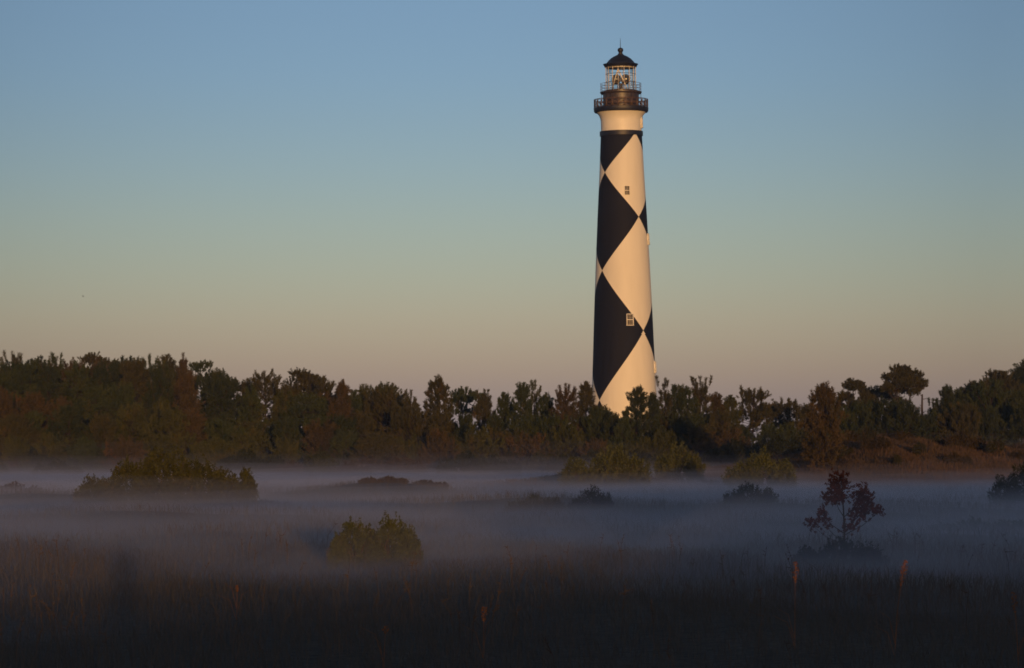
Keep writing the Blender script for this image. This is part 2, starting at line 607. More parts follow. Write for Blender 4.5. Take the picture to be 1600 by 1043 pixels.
# rotating beacon: two drums on a pedestal
lamp = empty("beacon", (0, 0, 0))
lamp.parent = light
w = MB()
w.tube([(0, 0, lz(141.5)), (0, 0, lz(131))], lr(3.0), 12)
w.box((0, 0, lz(131.5)), (lr(11), lr(5), 0.06))
obj("pedestal", w.mesh("pedestal", M_LAMP), lamp)
for sx_, off in ((-1, -7.0), (1, 7.5)):
    w = MB()
    c = np.array([lr(off), 0, lz(124.2)])
    w.tube([c + (0, -lr(7.5), 0), c + (0, -lr(7.3), 0), c + (0, lr(7), 0), c + (0, lr(7.5), 0)], [lr(6.2), lr(7.3), lr(7.3), lr(6.0)], 24)
    dr = obj("lamp_drum", w.mesh("lamp_drum", M_LAMP, smooth=False), lamp)
    w = MB()
    th_ = np.linspace(0, math.pi / 2, 6)
    c2_ = c + (0, -lr(7.45), 0)
    w.tube([c2_ + (0, -lr(1.5) * (1 - math.cos(t)) * 1.0, 0) for t in th_[:-1]], [lr(5.6) * math.cos(t) + 0.001 for t in th_[:-1]], 20)
    obj("lamp_lens", w.mesh("lamp_lens", M_LENS, smooth=True), dr)


w = MB()
w.lathe([(0.075 * math.sin(t), -0.075 * math.cos(t)) for t in np.linspace(0.02, 3.12, 12)], 16)
ob_ = obj("glint_ball", w.mesh("glint_ball", paint("polished_brass", (0.8, 0.55, 0.2), 0.15, metal=1.0, noise=0.02), smooth=True), lamp)  # small brass ball added to catch the sun as a glint
ob_.location = (lr(6.0), -lr(9.0), lz(128.5))


def railing(name, hw, y_top, y_bot, n_post, mids, pr, loops):
    rl = empty(name, (0, 0, 0))
    rl.parent = light
    ang = np.arange(0, 361, 4)
    for py in [y_top] + mids:
        w = MB()
        w.tube([cyl_pt(hw, a, py) for a in ang], pr * 0.8, 6, cap=False)
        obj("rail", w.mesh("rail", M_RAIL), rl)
    step = 360.0 / n_post
    for k in range(n_post):
        w = MB()
        w.tube([cyl_pt(hw, 7 + k * step, y_bot), cyl_pt(hw, 7 + k * step, y_top - 0.5)], pr, 6)
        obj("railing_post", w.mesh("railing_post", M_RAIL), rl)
        if loops:
            w = MB()
            ym = [y_top] + mids
            for a0, a1 in zip(ym[:-1], ym[1:]):
                u0, u1 = 7 + (k + 0.14) * step, 7 + (k + 0.86) * step
                p0, p1 = a0 + 1.3, a1 - 1.3
                c_ = 0.16 * (u1 - u0)
                ring = [(u0 + c_, p0), (u1 - c_, p0), (u1, p0 + 1.2), (u1, p1 - 1.2), (u1 - c_, p1), (u0 + c_, p1), (u0, p1 - 1.2), (u0, p0 + 1.2), (u0 + c_, p0)]
                w.tube([cyl_pt(hw, a, b_) for a, b_ in ring], pr * 0.55, 4, cap=False)
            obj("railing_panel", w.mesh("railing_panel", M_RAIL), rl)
    return rl


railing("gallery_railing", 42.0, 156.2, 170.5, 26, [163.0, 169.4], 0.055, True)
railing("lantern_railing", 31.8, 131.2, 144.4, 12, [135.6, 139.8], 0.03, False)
# thin stays between the two decks
for a in (-78, -30, 30, 80, 140, 220):
    w = MB()
    w.tube([cyl_pt(31.5, a, 147), cyl_pt(31.5, a, 169)], 0.03, 5)
    obj("deck_stay", w.mesh("deck_stay", M_IRON), light)


def window(deg, py, wpx, hpx, frame, name="window"):
    """sash window on the tower wall, turned to compass angle deg"""
    R_ = lr(np.interp(py, py_, hw_)) if py > 212 else lr(32)
    a = math.radians(deg)
    out = np.array([math.sin(a), -math.cos(a), 0])
    right = np.array([math.cos(a), math.sin(a), 0])
    slope = (lr(np.interp(py + 8, py_, hw_)) - lr(np.interp(py - 8, py_, hw_))) / (lz(py - 8) - lz(py + 8)) if py > 220 else 0
    up = np.array([-out[0] * slope, -out[1] * slope, 1.0])
    up /= np.linalg.norm(up)
    nrm = np.cross(right, up)
    if nrm @ out < 0:
        nrm = -nrm
    ax = np.array([right, nrm, up])
    c = out * R_ + np.array([0, 0, lz(py)])
    hw2, hh = lr(wpx / 2), lr(hpx / 2)
    fw = lr(1.3) if frame else 0.045
    w = MB()
    dep = 0.10
    cc = c + nrm * 0.03
    w.box(cc - right * (hw2 + fw / 2), (fw / 2, dep, hh + fw), ax)
    w.box(cc + right * (hw2 + fw / 2), (fw / 2, dep, hh + fw), ax)
    w.box(cc + up * (hh + fw / 2), (hw2, dep - 0.003, fw / 2), ax)
    w.box(cc - up * (hh + fw / 2), (hw2 + fw * 1.3, dep + 0.05, fw / 2 - 0.003), ax)
    w.box(cc, (hw2, dep - 0.02, lr(0.75)), ax)
    o = obj(name, w.mesh(name, M_WHITE), light)
    w = MB()
    w.box(c + nrm * 0.005, (hw2 - 0.002, 0.035, hh - 0.002), ax)
    obj("window_pane", w.mesh("window_pane", M_DARKPANE), o)
    w = MB()
    for t in (-0.33, 0.33):
        w.box(c + nrm * 0.045 + right * hw2 * t * 1.0, (0.02, 0.014, hh - 0.004), ax)
    for t in (-0.72, -0.43, 0.43, 0.72):
        w.box(c + nrm * 0.043 + up * hh * t, (hw2 - 0.004, 0.012, 0.018), ax)
    obj("muntin", w.mesh("muntin", M_LINER), o)


window(10.6, 300.5, 7.0, 13.0, False)
window(11.0, 501.5, 8.6, 16.0, True)
window(78, 375, 7.5, 15, True)
window(79, 573, 8.5, 16, True)
window(77, 193, 6.5, 14, True)

# ------------------------------------------------------------------ foliage


def unit(a):
    return a / (np.linalg.norm(a, axis=-1, keepdims=True) + 1e-9)


def brush(P, D, Ls, nb, bl, bw, spread, r):
    """needle or leaf blades round shoots that start at P, point along D and are Ls long"""
    k = len(P)
    t = r.random((k, nb)) ** 0.85
    base = P[:, None, :] + D[:, None, :] * (t * Ls[:, None])[..., None]
    rnd = r.normal(size=(k, nb, 3))
    rad = unit(np.cross(np.broadcast_to(D[:, None, :], rnd.shape), rnd))
    ang = np.radians(r.uniform(spread[0], spread[1], (k, nb)))[..., None]
    d = D[:, None, :] * np.cos(ang) + rad * np.sin(ang)
    L = (bl * (0.75 + 0.5 * Ls))[:, None, None] * r.uniform(0.7, 1.2, (k, nb))[..., None]
    side = unit(np.cross(d, r.normal(size=(k, nb, 3)))) * bw * 0.5
    b0 = base
    tip = base + d * L
    mid = base + d * L * 0.45
    v = np.stack([b0, mid + side, tip, mid - side], 2).reshape(-1, 3)
    f = np.arange(k * nb * 4).reshape(-1, 4)
    return v, f, k * nb * 4


def crown_mesh(name, P, D, Ls, tint, nb, bl, bw, spread, mat, r):
    v, f, _ = brush(P, D, Ls, nb, bl, bw, spread, r)
    tn = np.repeat(tint, nb * 4) + np.repeat(r.normal(0, 0.05, len(P) * nb), 4)
    return mesh_np(name, v, [f], mat, {"tint": np.clip(tn, 0, 1)})


def pine(H, R, r, shape='cone', base=0.12, dens=1.0, candles=4, lean=0.0, top_t=0.94, crr=(0.15, 0.35), cdz=(0.5, 1.5)):
    """returns (wood MB, P, D, L, tint)"""
    wood = MB()
    tz = np.linspace(0, 1, 9)
    wob = np.cumsum(r.normal(0, 0.012 * H / 3, (9, 2)), 0) * tz[:, None]
    tp = np.column_stack([wob[:, 0] + lean * H * tz ** 1.5, wob[:, 1], tz * H])
    r0 = 0.012 * H + 0.03
    wood.tube(tp, r0 * (1 - 0.88 * tz), 7)
    P, D, L, T = [], [], [], []

    def shoot(p, d, ln, t):
        P.append(p)
        D.append(d / (np.linalg.norm(d) + 1e-9))
        L.append(ln)
        T.append(t)

    nl = int(dens * (24 + H * 8.0))
    az = r.random() * 6.28
    for i in range(nl):
        t = base + (top_t - base) * ((i + r.random()) / nl)
        u = (t - base) / (1 - base)
        if shape == 'cone':
            pf = (1 - u) ** 0.85 * min(1, 0.6 + 1.6 * u) + 0.06
        elif shape == 'round':
            pf = max(0.12, (1 - u ** 2.0)) ** 0.7 * min(1, 0.55 + 1.4 * u)
        else:
            pf = (max(0.05, math.sin(math.pi * min(1, 0.22 + 0.78 * u))) ** 0.8) * 0.95 + 0.08
        ln = R * pf * r.uniform(0.5, 1.22)
        az += 2.4 + r.normal(0, 0.3)
        up = math.radians(-8 + 55 * u + r.normal(0, 9))
        p0 = np.array([np.interp(t * H, tp[:, 2], tp[:, 0]), np.interp(t * H, tp[:, 2], tp[:, 1]), t * H])
        hd = np.array([math.cos(az), math.sin(az), 0])
        d0 = hd * math.cos(up) + np.array([0, 0, math.sin(up)])
        s = np.linspace(0, 1, 4)
        lp = p0 + d0 * (ln * s)[:, None] + np.array([0, 0, 1]) * (0.22 * ln * s ** 2)[:, None]
        wood.tube(lp, (0.012 + 0.012 * ln) * (1 - 0.75 * s), 4, cap=False)
        ct = np.clip(r.normal(0.42, 0.2), 0, 1)
        ns = max(3, int(2 + ln * 4.8))
        if u > 0.35:
            tip = p0 + d0 * ln + np.array([0, 0, 0.22 * ln])
            for _ in range(2):
                shoot(tip - (0, 0, 0.15), d0 * 0.25 + np.array([r.normal(0, .08), r.normal(0, .08), 1.0]), r.uniform(0.45, 0.85), np.clip(ct + 0.05, 0, 1))
        for q in range(ns):
            sq = 1.0 if q == 0 else r.uniform(0.3 if shape != 'airy' else 0.55, 1.0)
            pp = p0 + d0 * ln * sq + np.array([0, 0, 0.22 * ln * sq ** 2])
            side = r.normal(0, 0.5, 3)
            dd = d0 * 0.5 + np.array([0, 0, 0.5]) + side * 0.75
            pp = pp + (r.normal(0, 0.16, 3) * min(1.2, ln) if q else 0)
            shoot(pp, dd, r.uniform(0.28, 0.55), np.clip(ct + r.normal(0, 0.08), 0, 1))
    top = tp[-1]
    cl = 0.085 * H + 0.35
    for _ in range(3):
        shoot(top - (0, 0, 0.55 * cl), np.array([r.normal(0, .06), r.normal(0, .06), 1]), cl * 0.85, 0.5)
    for c in range(candles):
        a = r.random() * 6.28
        rr = r.uniform(*crr) * min(R, 1.8)
        zz = top[2] - r.uniform(*cdz) * cl
        p = np.array([top[0] + math.cos(a) * rr, top[1] + math.sin(a) * rr, zz - 0.3])
        wood.tube([np.array([top[0], top[1], zz - 0.7 - rr * 0.5]), p], 0.02, 4, cap=False)
        cc_ = r.uniform(0.55, 0.95) * cl
        for _ in range(3):
            shoot(p, np.array([math.cos(a) * 0.22 + r.normal(0, .05), math.sin(a) * 0.22 + r.normal(0, .05), 1]), cc_, 0.5)
    return wood, np.array(P), np.array(D), np.array(L), np.array(T)


def spread_tree(H, R, r, nclump=18, fork=0.35, flat=0.5, clump=0.75, stems=4, lean=0.0, crown_low=0.55, thin=1.0):
    """umbrella pine or old tree: bare forking limbs that carry foliage clumps"""
    wood = MB()
    P, D, L, T = [], [], [], []
    fk = np.array([lean * H * fork, 0, H * fork])
    wood.tube([(0, 0, 0), fk * 0.5 + r.normal(0, .08, 3) * (1, 1, 0), fk], thin * H * np.array([0.017, 0.014, 0.012]), 7)
    nodes = []
    for s in range(stems):
        a = 6.28 * s / stems + r.normal(0, 0.4)
        tgt = np.array([lean * H + math.cos(a) * R * 0.45, math.sin(a) * R * 0.45, H * r.uniform(0.68, 0.82)])
        mid = (fk + tgt) / 2 + np.array([math.cos(a), math.sin(a), -0.2]) * R * 0.12 + r.normal(0, .12, 3)
        pts = np.array([fk, (fk + mid) / 2 + r.normal(0, .06, 3), mid, (mid + tgt) / 2 + r.normal(0, .08, 3), tgt])
        wood.tube(pts, thin * H * np.array([0.009, 0.008, 0.007, 0.006, 0.004]), 6, cap=False)
        nodes += list(pts[2:])
    nodes = np.array(nodes)
    for c in range(nclump):
        a = c * 2.4 + r.normal(0, 0.3)
        q = math.sqrt((c + 0.5) / nclump)
        x, y = math.cos(a) * q * R, math.sin(a) * q * R
        zt = H * (crown_low + (1 - crown_low) * (1 - flat * q ** 2)) - clump * 0.5 - r.random() * H * 0.14
        p = np.array([x + lean * H, y, min(zt, H - clump * 0.45)])
        k = np.argmin(np.linalg.norm(nodes - p, axis=1) + (nodes[:, 2] > p[2]) * 2)
        mid = (nodes[k] + p) / 2 + np.array([0, 0, -0.12]) + r.normal(0, .12, 3)
        wood.tube([nodes[k], mid, p], [0.004 * H, 0.003 * H, 0.0015 * H], 5, cap=False)
        ct = np.clip(r.normal(0.42, 0.17), 0, 1)
        for s in range(30):
            o = r.normal(0, 1, 3)
            o = o / np.linalg.norm(o) * r.random() ** 0.4
            P.append(p + o * np.array([clump, clump, clump * 0.5]))
            dd = np.array([o[0] * 0.7, o[1] * 0.7, 0.5 + r.random() * 0.5])
            D.append(dd / np.linalg.norm(dd))
            L.append(r.uniform(0.25, 0.5))
            T.append(np.clip(ct + r.normal(0, 0.07), 0, 1))
    return wood, np.array(P), np.array(D), np.array(L), np.array(T)


def put_tree(name, x, y, data, label, cat, group, col, bl=0.22, bw=0.032, nb=60, spread=(20, 65), yaw=0.0, r=rng):
    wood, P, D, L, T = data
    t = empty(name, (x, y, float(gz(x, y)) - 0.05))
    t.rotation_euler = (0, 0, yaw)
    tag(t, label, cat, group)
    obj("trunk", wood.mesh("trunk", M_BARK, smooth=True), t)
    c = obj("crown", crown_mesh("crown", P, D, L, T, nb, bl, bw, spread, M_NEEDLE, r), t)
    c.color = (*col, 1)
    return t


GREEN = (0.062, 0.076, 0.032)
DARK = (0.050, 0.061, 0.030)
OLIVE = (0.078, 0.082, 0.032)
BROWN = (0.078, 0.073, 0.034)
RUST = (0.090, 0.069, 0.036)
TINTW = {GREEN: "green", DARK: "dark green", OLIVE: "olive green", BROWN: "brownish", RUST: "rusty red"}

# skyline trees: px, top py, kind, half width px, distance, colour, label, short name
SKY_TREES = [
    (17, 545, 'cand', 26, 122, BROWN, "leaning candle-topped pine on the skyline at the far left end of the wood", "leaning candle-topped pine"),
    (57, 557, 'round', 28, 124, GREEN, "small tufted round pine between the leaning candle-topped pine and the knob-topped pine", "small tufted pine"),
    (97, 547, 'cand', 24, 123, GREEN, "pine with a single knob-like tuft left of the broad domed crown", "knob-topped pine"),
    (152, 543, 'broad', 58, 128, BROWN, "broad domed crown, the highest tree on the left hill of the wood", "broad domed crown"),
    (205, 555, 'round', 34, 127, GREEN, "ragged round crown just right of the broad domed crown", "ragged round crown"),
    (236, 552, 'cand', 24, 126, GREEN, "spiky topped pine left of the twin humped crown on the left skyline", "spiky topped pine"),
    (258, 550, 'round', 36, 128, BROWN, "twin humped dense crown left of the narrow rusty spire", "twin humped crown"),
    (285, 547, 'cone', 19, 124, RUST, "narrow rusty spire-shaped pine rising from the left skyline", "narrow rusty spire"),
    (316, 560, 'spread', 32, 128, GREEN, "open round crown with sky showing beneath, right of the narrow rusty spire", "open round crown"),
    (339, 570, 'round', 22, 127, OLIVE, "small dense knob of a crown on the descending left skyline", "small dense knob"),
    (361, 578, 'spread', 30, 129, BROWN, "flat arched crown with gaps of sky under it on the descending skyline", "flat arched crown"),
    (388, 586, 'round', 24, 127, BROWN, "low rounded pine left of the lacy pine at the foot of the left skyline", "low rounded pine"),
    (416, 574, 'airy', 28, 122, BROWN, "lacy see-through pine left of the big rounded oak-like crown", "lacy see-through pine"),
    (441, 592, 'cand', 22, 120, BROWN, "stubby pine in the dip between the lacy pine and the big rounded crown", "stubby pine in the dip"),
    (478, 569, 'broad', 46, 126, BROWN, "big rounded oak-like crown standing alone above the wood", "big rounded oak-like crown"),
    (508, 581, 'airy', 18, 122, BROWN, "thin tufted pine at the right shoulder of the big rounded crown", "thin tufted pine"),
    (533, 587, 'cone', 30, 118, RUST, "bushy rusty pine with two blunt tips right of the big rounded crown", "bushy rusty pine"),
    (566, 594, 'cone', 26, 121, OLIVE, "olive pine on the level skyline right of the bushy rusty pine", "olive level pine"),
    (601, 590, 'broad', 36, 121, OLIVE, "rounded olive crown that steps down to the sparse candle cluster", "stepped olive crown"),
    (643, 603, 'sparse', 18, 117, BROWN, "sparse young pine with a cluster of upright candles", "sparse candle cluster"),
    (683, 580, 'cone', 44, 117, BROWN, "triangular pine with a tall leader, the highest left of the lighthouse middle ground", "triangular pine"),
    (727, 596, 'spread', 27, 124, GREEN, "small airy tree with bare slanting limbs right of the triangular pine", "small airy tree"),
    (755, 602, 'cand', 28, 118, BROWN, "pine topped by three thick upright candles", "three-candle pine"),
    (789, 607, 'cone', 30, 117, GREEN, "dark pine with two thin tips right of the three-candle pine", "two-tipped dark pine"),
    (815, 592, 'cone', 34, 116, GREEN, "tall slim-tipped pine left of the thin feathery leader", "slim-tipped pine"),
    (832, 588, 'sparse', 13, 117, OLIVE, "thin feathery leader standing clear of the crowns left of the lighthouse", "thin feathery leader"),
    (853, 607, 'cone', 26, 116, GREEN, "low green pine between the thin feathery leader and the reddest pine", "low green pine"),
    (882, 593, 'cand', 36, 114, RUST, "reddest pine with a forked top, left of the lighthouse", "reddest forked pine"),
    (917, 590, 'cone', 32, 114, BROWN, "pine against the left edge of the lighthouse tower", "pine beside the tower"),
    (938, 632, 'round', 30, 113, GREEN, "low dark pine in front of the lowest black diamond of the lighthouse", "pine before the tower"),
    (994, 597, 'cone', 40, 112, DARK, "dark green pyramid pine in front of the white base of the lighthouse", "dark pyramid pine"),
    (1019, 606, 'cone', 20, 113, DARK, "slim dark pine in front of the lighthouse's right edge", "slim dark pine"),
    (1040, 585, 'sparse', 22, 114, BROWN, "pine with a thin bare-necked tuft just right of the lighthouse", "bare-necked tuft pine"),
    (1064, 597, 'round', 32, 114, GREEN, "dense flat-topped pine right of the bare-necked tuft pine", "dense flat-topped pine"),
    (1095, 582, 'cand', 34, 115, BROWN, "pine with an egg-shaped top tuft on a bare stem, right of the lighthouse", "egg-tufted pine"),
    (1120, 606, 'cone', 22, 116, RUST, "small rusty pine on the falling slope right of the egg-tufted pine", "small rusty pine"),
    (1141, 611, 'cone', 30, 117, OLIVE, "olive pine left of the open-trunked pine with sky behind", "olive pine by the gap"),
    (1176, 601, 'airy', 30, 118, BROWN, "open-trunked pine with a pointed leader and sky showing through below", "open-trunked pine"),
    (1206, 625, 'spread', 30, 121, DARK, "dark flat-topped tree between two open-trunked pines", "dark flat-topped tree"),
    (1235, 620, 'airy', 26, 119, BROWN, "egg-crowned pine on a slim bare trunk beside the gap of sky", "egg-crowned pine"),
    (1340, 586, 'dome', 36, 122, BROWN, "broken umbrella-shaped tree with sky holes, left of the tallest umbrella tree", "broken umbrella tree"),
    (1382, 592, 'spread', 32, 124, BROWN, "low horizontal crown leaning left of the tallest umbrella tree", "low horizontal crown"),
    (1411, 566, 'umbrella', 29, 120, BROWN, "tallest umbrella-shaped tree with long bare limbs, left of the dead snag", "tallest umbrella tree"),
    (1479, 594, 'cand', 26, 119, DARK, "dark spiky pine right of the dead snag", "dark spiky pine"),
    (1459, 616, 'sparse', 12, 119, DARK, "short dark stub of a pine right against the dead snag", "short dark stub"),
    (1503, 612, 'cone', 22, 120, DARK, "small dark pine tucked under the left edge of the big dark crown", "small tucked pine"),
    (1524, 588, 'broad', 34, 124, BROWN, "ragged lower shoulder of crown left of the big dark crown", "ragged shoulder crown"),
    (1562, 571, 'broad', 50, 126, BROWN, "big dark crown climbing the skyline at the right end of the wood", "big dark crown"),
    (1604, 557, 'broad', 46, 128, DARK, "highest dark crown cut off by the right end of the view", "highest right crown"),
]


def grow(kind, H, R, r):
    if kind == 'cone':
        return pine(H, R, r, 'cone', 0.10, 1.0, 3)
    if kind == 'cand':
        return pine(H, R, r, 'cone', 0.12, 0.9, 6, top_t=0.86, crr=(0.22, 0.5), cdz=(0.15, 0.8))
    if kind == 'round':
        return pine(H, R, r, 'round', 0.2, 1.1, 2)
    if kind == 'broad':
        return spread_tree(H, R, r, 60, 0.3, 0.62, 0.95, 5, crown_low=0.35)
    if kind == 'spread':
        return spread_tree(H, R, r, 15, 0.42, 0.55, 0.62, 4, crown_low=0.6)
    if kind == 'umbrella':
        return spread_tree(H, R, r, 40, 0.36, 0.5, 0.55, 6, crown_low=0.68, thin=0.6)
    if kind == 'dome':
        return spread_tree(H, R, r, 36, 0.3, 0.55, 0.5, 6, crown_low=0.42, thin=0.6)
    if kind == 'sparse':
        return pine(H, R, r, 'cone', 0.2, 0.42, 4, top_t=0.84, crr=(0.3, 0.7), cdz=(0.1, 0.9))
    return pine(H, R, r, 'airy', 0.42, 0.6, 4, top_t=0.9, crr=(0.3, 0.8), cdz=(0.3, 1.3))


def place(px, py, D):
    p = at(px, py, D)
    return p[0], p[2] - float(gz(p[0], D * K))


CATS = {'dome': 'tree', 'broad': 'tree', 'spread': 'tree', 'umbrella': 'tree'}
for i, (px, py, kind, hw, D, colr, lab, nick) in enumerate(SKY_TREES):
    r = np.random.default_rng(100 + i)
    x, H = place(px, py + 3, D)
    R = hw * D * K / F_PX
    nm = 'pine_tree' if kind not in CATS else 'tree'
    put_tree('pine_tree' if kind not in CATS else 'spreading_tree', x, D * K, grow(kind, H - (0.45 if kind not in CATS else 0.0), R, r), lab, 'tree', "trees along the skyline", colr, yaw=r.random() * 6.28 if kind not in ('spread', 'umbrella') else 0, r=r)

# the wood below the skyline, row behind row
FILL = []
rr = np.random.default_rng(11)


def fill_row(x0, x1, step, top, D, jit=10, tints=(GREEN, OLIVE, BROWN, RUST, DARK), hw=30):
    x = x0
    while x < x1:
        FILL.append((x + rr.uniform(-8, 8), (top(x) if callable(top) else top) + rr.uniform(-jit, jit), D + rr.uniform(-1.5, 1.5), tints[rr.integers(len(tints))], hw * rr.uniform(0.95, 1.5)))
        x += step * rr.uniform(0.8, 1.2)


def sky_top(x):
    xs = [-40, 150, 260, 340, 420, 480, 560, 650, 700, 800, 900, 950, 980, 1010, 1100, 1180, 1250]
    ys = [565, 562, 568, 590, 604, 600, 606, 622, 616, 622, 622, 640, 640, 622, 614, 640, 650]
    return np.interp(x, xs, ys)


fill_row(-20, 640, 44, lambda x: sky_top(x) + (-3 if x < 420 else 6), 120, 5, hw=38)
fill_row(-30, 345, 40, lambda x: sky_top(x) - 4, 124, 4, hw=42)
fill_row(-45, 640, 46, lambda x: sky_top(x) + 45, 115, 12, hw=32)
fill_row(640, 1140, 46, lambda x: sky_top(x) + 22, 114, 8, hw=32)
fill_row(-30, 1150, 48, lambda x: max(640, sky_top(x) + 62), 111, 12, hw=30)
fill_row(-40, 480, 62, 684, 108, 9, (OLIVE, OLIVE, GREEN, RUST), hw=30)
fill_row(1265, 1610, 42, 634, 116, 10, (GREEN, BROWN, DARK, RUST), hw=30)
fill_row(1500, 1620, 44, 606, 120, 8, (DARK, DARK, GREEN), hw=36)
fill_row(1160, 1290, 36, 664, 113, 6, (DARK, DARK, GREEN), hw=26)


def filler(H, R, r):
    u = r.random()
    if u < 0.60:
        return pine(H, R * 1.0, r, 'cone', 0.06, 1.0, 5, top_t=0.9, crr=(0.15, 0.5), cdz=(0.2, 1.6))
    if u < 0.90:
        return pine(H, R * 1.1, r, 'round', 0.08, 1.05, 4, top_t=0.92, crr=(0.2, 0.6), cdz=(0.2, 1.4))
    return spread_tree(H, R * 1.25, r, int(26 + 5 * H), 0.18, 0.7, 0.85, 5, crown_low=0.15)


FILL.append((958, 640, 112, DARK, 30))
FILL.append((975, 650, 111, GREEN, 28))
for f_ in ((1398, 622, 118, BROWN, 30), (1426, 640, 117, RUST, 28), (1352, 634, 118, GREEN, 36), (1466, 632, 118, BROWN, 32), (1440, 652, 116, DARK, 30)):
    FILL.append(f_)
used = {}
for i, (px, py, D, colr, hw) in enumerate(FILL):
    nick = min(SKY_TREES, key=lambda s: abs(s[0] - px))[7]
    depth = 'close' if py < 625 else 'low' if py < 662 else 'at the misty foot of the wood'
    if py < 625:
        lab = f"{TINTW[colr]} pine close under the {nick}"
    elif py < 662:
        lab = f"{TINTW[colr]} pine lower in the wood below the {nick}"
    else:
        lab = f"{TINTW[colr]} pine at the misty wood edge below the {nick}"
    used.setdefault(lab, []).append(i)
labels = {}
for lab, ids in used.items():
    if len(ids) == 1:
        labels[ids[0]] = (lab, "pines filling the wood")
    else:
        ids.sort(key=lambda k: FILL[k][0])
        words_ = ["left one", "right one"] if len(ids) == 2 else None
        for k, i_ in enumerate(ids):
            if words_:
                labels[i_] = (f"{lab}, {words_[k]}", "pines filling the wood")
            else:
                labels[i_] = (lab, lab)
for i, (px, py, D, colr, hw) in enumerate(FILL):
    r = np.random.default_rng(500 + i)
    x, H = place(px, py, D)
    lab, grp = labels[i]
    put_tree('pine_tree', x, D * K, filler(max(2.5, H - 0.4), hw * D * K / F_PX, r), lab, 'tree', grp, colr, nb=42, bw=0.042, yaw=r.random() * 6.28, r=r)

# dead snag among the right-hand trees
x, H = place(1441, 614, 119)
sn = empty("dead_snag", (x, 119 * K, float(gz(x, 119 * K)) - 0.05))
tag(sn, "bare dead snag with a few stub branches, right of the tallest umbrella tree", "dead tree", None)
w = MB()
w.tube([(0, 0, 0), (0.05, 0, H * 0.5), (-0.03, 0, H * 0.8), (0.0, 0, H)], [0.2, 0.15, 0.11, 0.08], 8)
obj("trunk", w.mesh("trunk", M_DEADWOOD, smooth=True), sn)
for zf, dx, dz, ln in ((0.97, -1, 0.9, 0.35), (0.93, 1, 0.15, 0.5), (0.84, -1, 0.3, 0.3), (0.74, 1, 0.5, 0.45), (0.72, -1, 0.1, 0.55)):
    w = MB()
    p0 = np.array([0, 0, H * zf])
    d = np.array([dx, 0.2, dz])
    d = d / np.linalg.norm(d)
    w.tube([p0, p0 + d * ln * 0.6, p0 + d * ln + (0, 0, 0.06)], [0.045, 0.03, 0.015], 5)
    obj("branch", w.mesh("branch", M_DEADWOOD), sn)

# ------------------------------------------------------------------ shrubs


def shrub(px, py_top, py_base, half_px, D, lobes, label, col, leaf=0.09, lw=0.03, dens=1.0, plume=0.5, up=0.7, name="shrub", seed=0, group=None, cat="bush", bare=0.0, nb=16):
    """lobes: list of (offset in half widths, relative width, relative height)"""
    r = np.random.default_rng(900 + seed)
    c = at(px, py_top, D)
    D = D * K
    base_z = float(gz(c[0], D))
    H = max(0.4, c[2] - base_z)
    hw = half_px * D / F_PX
    t = empty(name, (c[0], D, base_z - 0.03))
    tag(t, label, cat, group)
    wood = MB()
    P, Dd, L, T = [], [], [], []
    for (ox, rw, rh) in lobes:
        lx, lw_, lh = ox * hw, rw * hw, rh * H
        ly = r.normal(0, 0.12 * hw)
        ns = int(dens * (60 + 90 * lw_ * lh))
        for s in range(ns):
            a = r.random() * 6.283
            e = math.asin(r.random() ** 0.8)
            o = np.array([math.cos(a) * math.cos(e), math.sin(a) * math.cos(e) * 0.8, math.sin(e)])
            k = r.uniform(0.55, 1.0) ** 0.6
            bump = 1 + 0.09 * math.sin(3 * a + seed) + 0.07 * math.sin(5 * e + 2 * a)
            q = np.array([lx, ly, 0]) + o * np.array([lw_, lw_, lh]) * k * bump * np.array([1, 1, 1 / (0.76 + 0.24 * min(1, e / 0.6))]) * (0.76 + 0.24 * min(1, e / 0.6))
            if q[2] < bare * lh:
                q[2] = bare * lh + r.random() * 0.25 * lh
            d = o * (1 - up) + np.array([0, 0, up]) + r.normal(0, 0.25, 3)
            d /= np.linalg.norm(d)
            ln = plume * r.uniform(0.5, 1.1)
            P.append(q - d * ln)
            Dd.append(d)
            L.append(ln)
            T.append(np.clip(r.normal(0.42, 0.17), 0, 1))
        for s in range(max(5, int(5 * lw_))):
            a = r.random() * 6.283
            k = r.uniform(0.2, 0.85)
            q = np.array([lx + math.cos(a) * lw_ * k, ly + math.sin(a) * lw_ * 0.8 * k, lh * math.sqrt(1 - k * k) * 0.9])
            b0 = np.array([lx * 0.8 + r.normal(0, .15 * lw_), ly + r.normal(0, .15 * lw_), 0])
            wood.tube([b0, (b0 + q) / 2 + r.normal(0, .06, 3), q], [0.03 + 0.006 * H, 0.02, 0.008], 5, cap=False)
    obj("stems", wood.mesh("stems", M_TWIG, smooth=True), t)
    c = obj("foliage", crown_mesh("foliage", np.array(P), np.array(Dd), np.array(L), np.array(T), nb, leaf, lw, (20, 70), M_LEAF, r), t)
    c.color = (*col, 1)
    return t


YG = (0.052, 0.055, 0.026)
OG = (0.048, 0.053, 0.028)
DG = (0.030, 0.036, 0.022)
RB = (0.105, 0.040, 0.022)
BR = (0.060, 0.045, 0.028)
LG = (0.080, 0.088, 0.048)

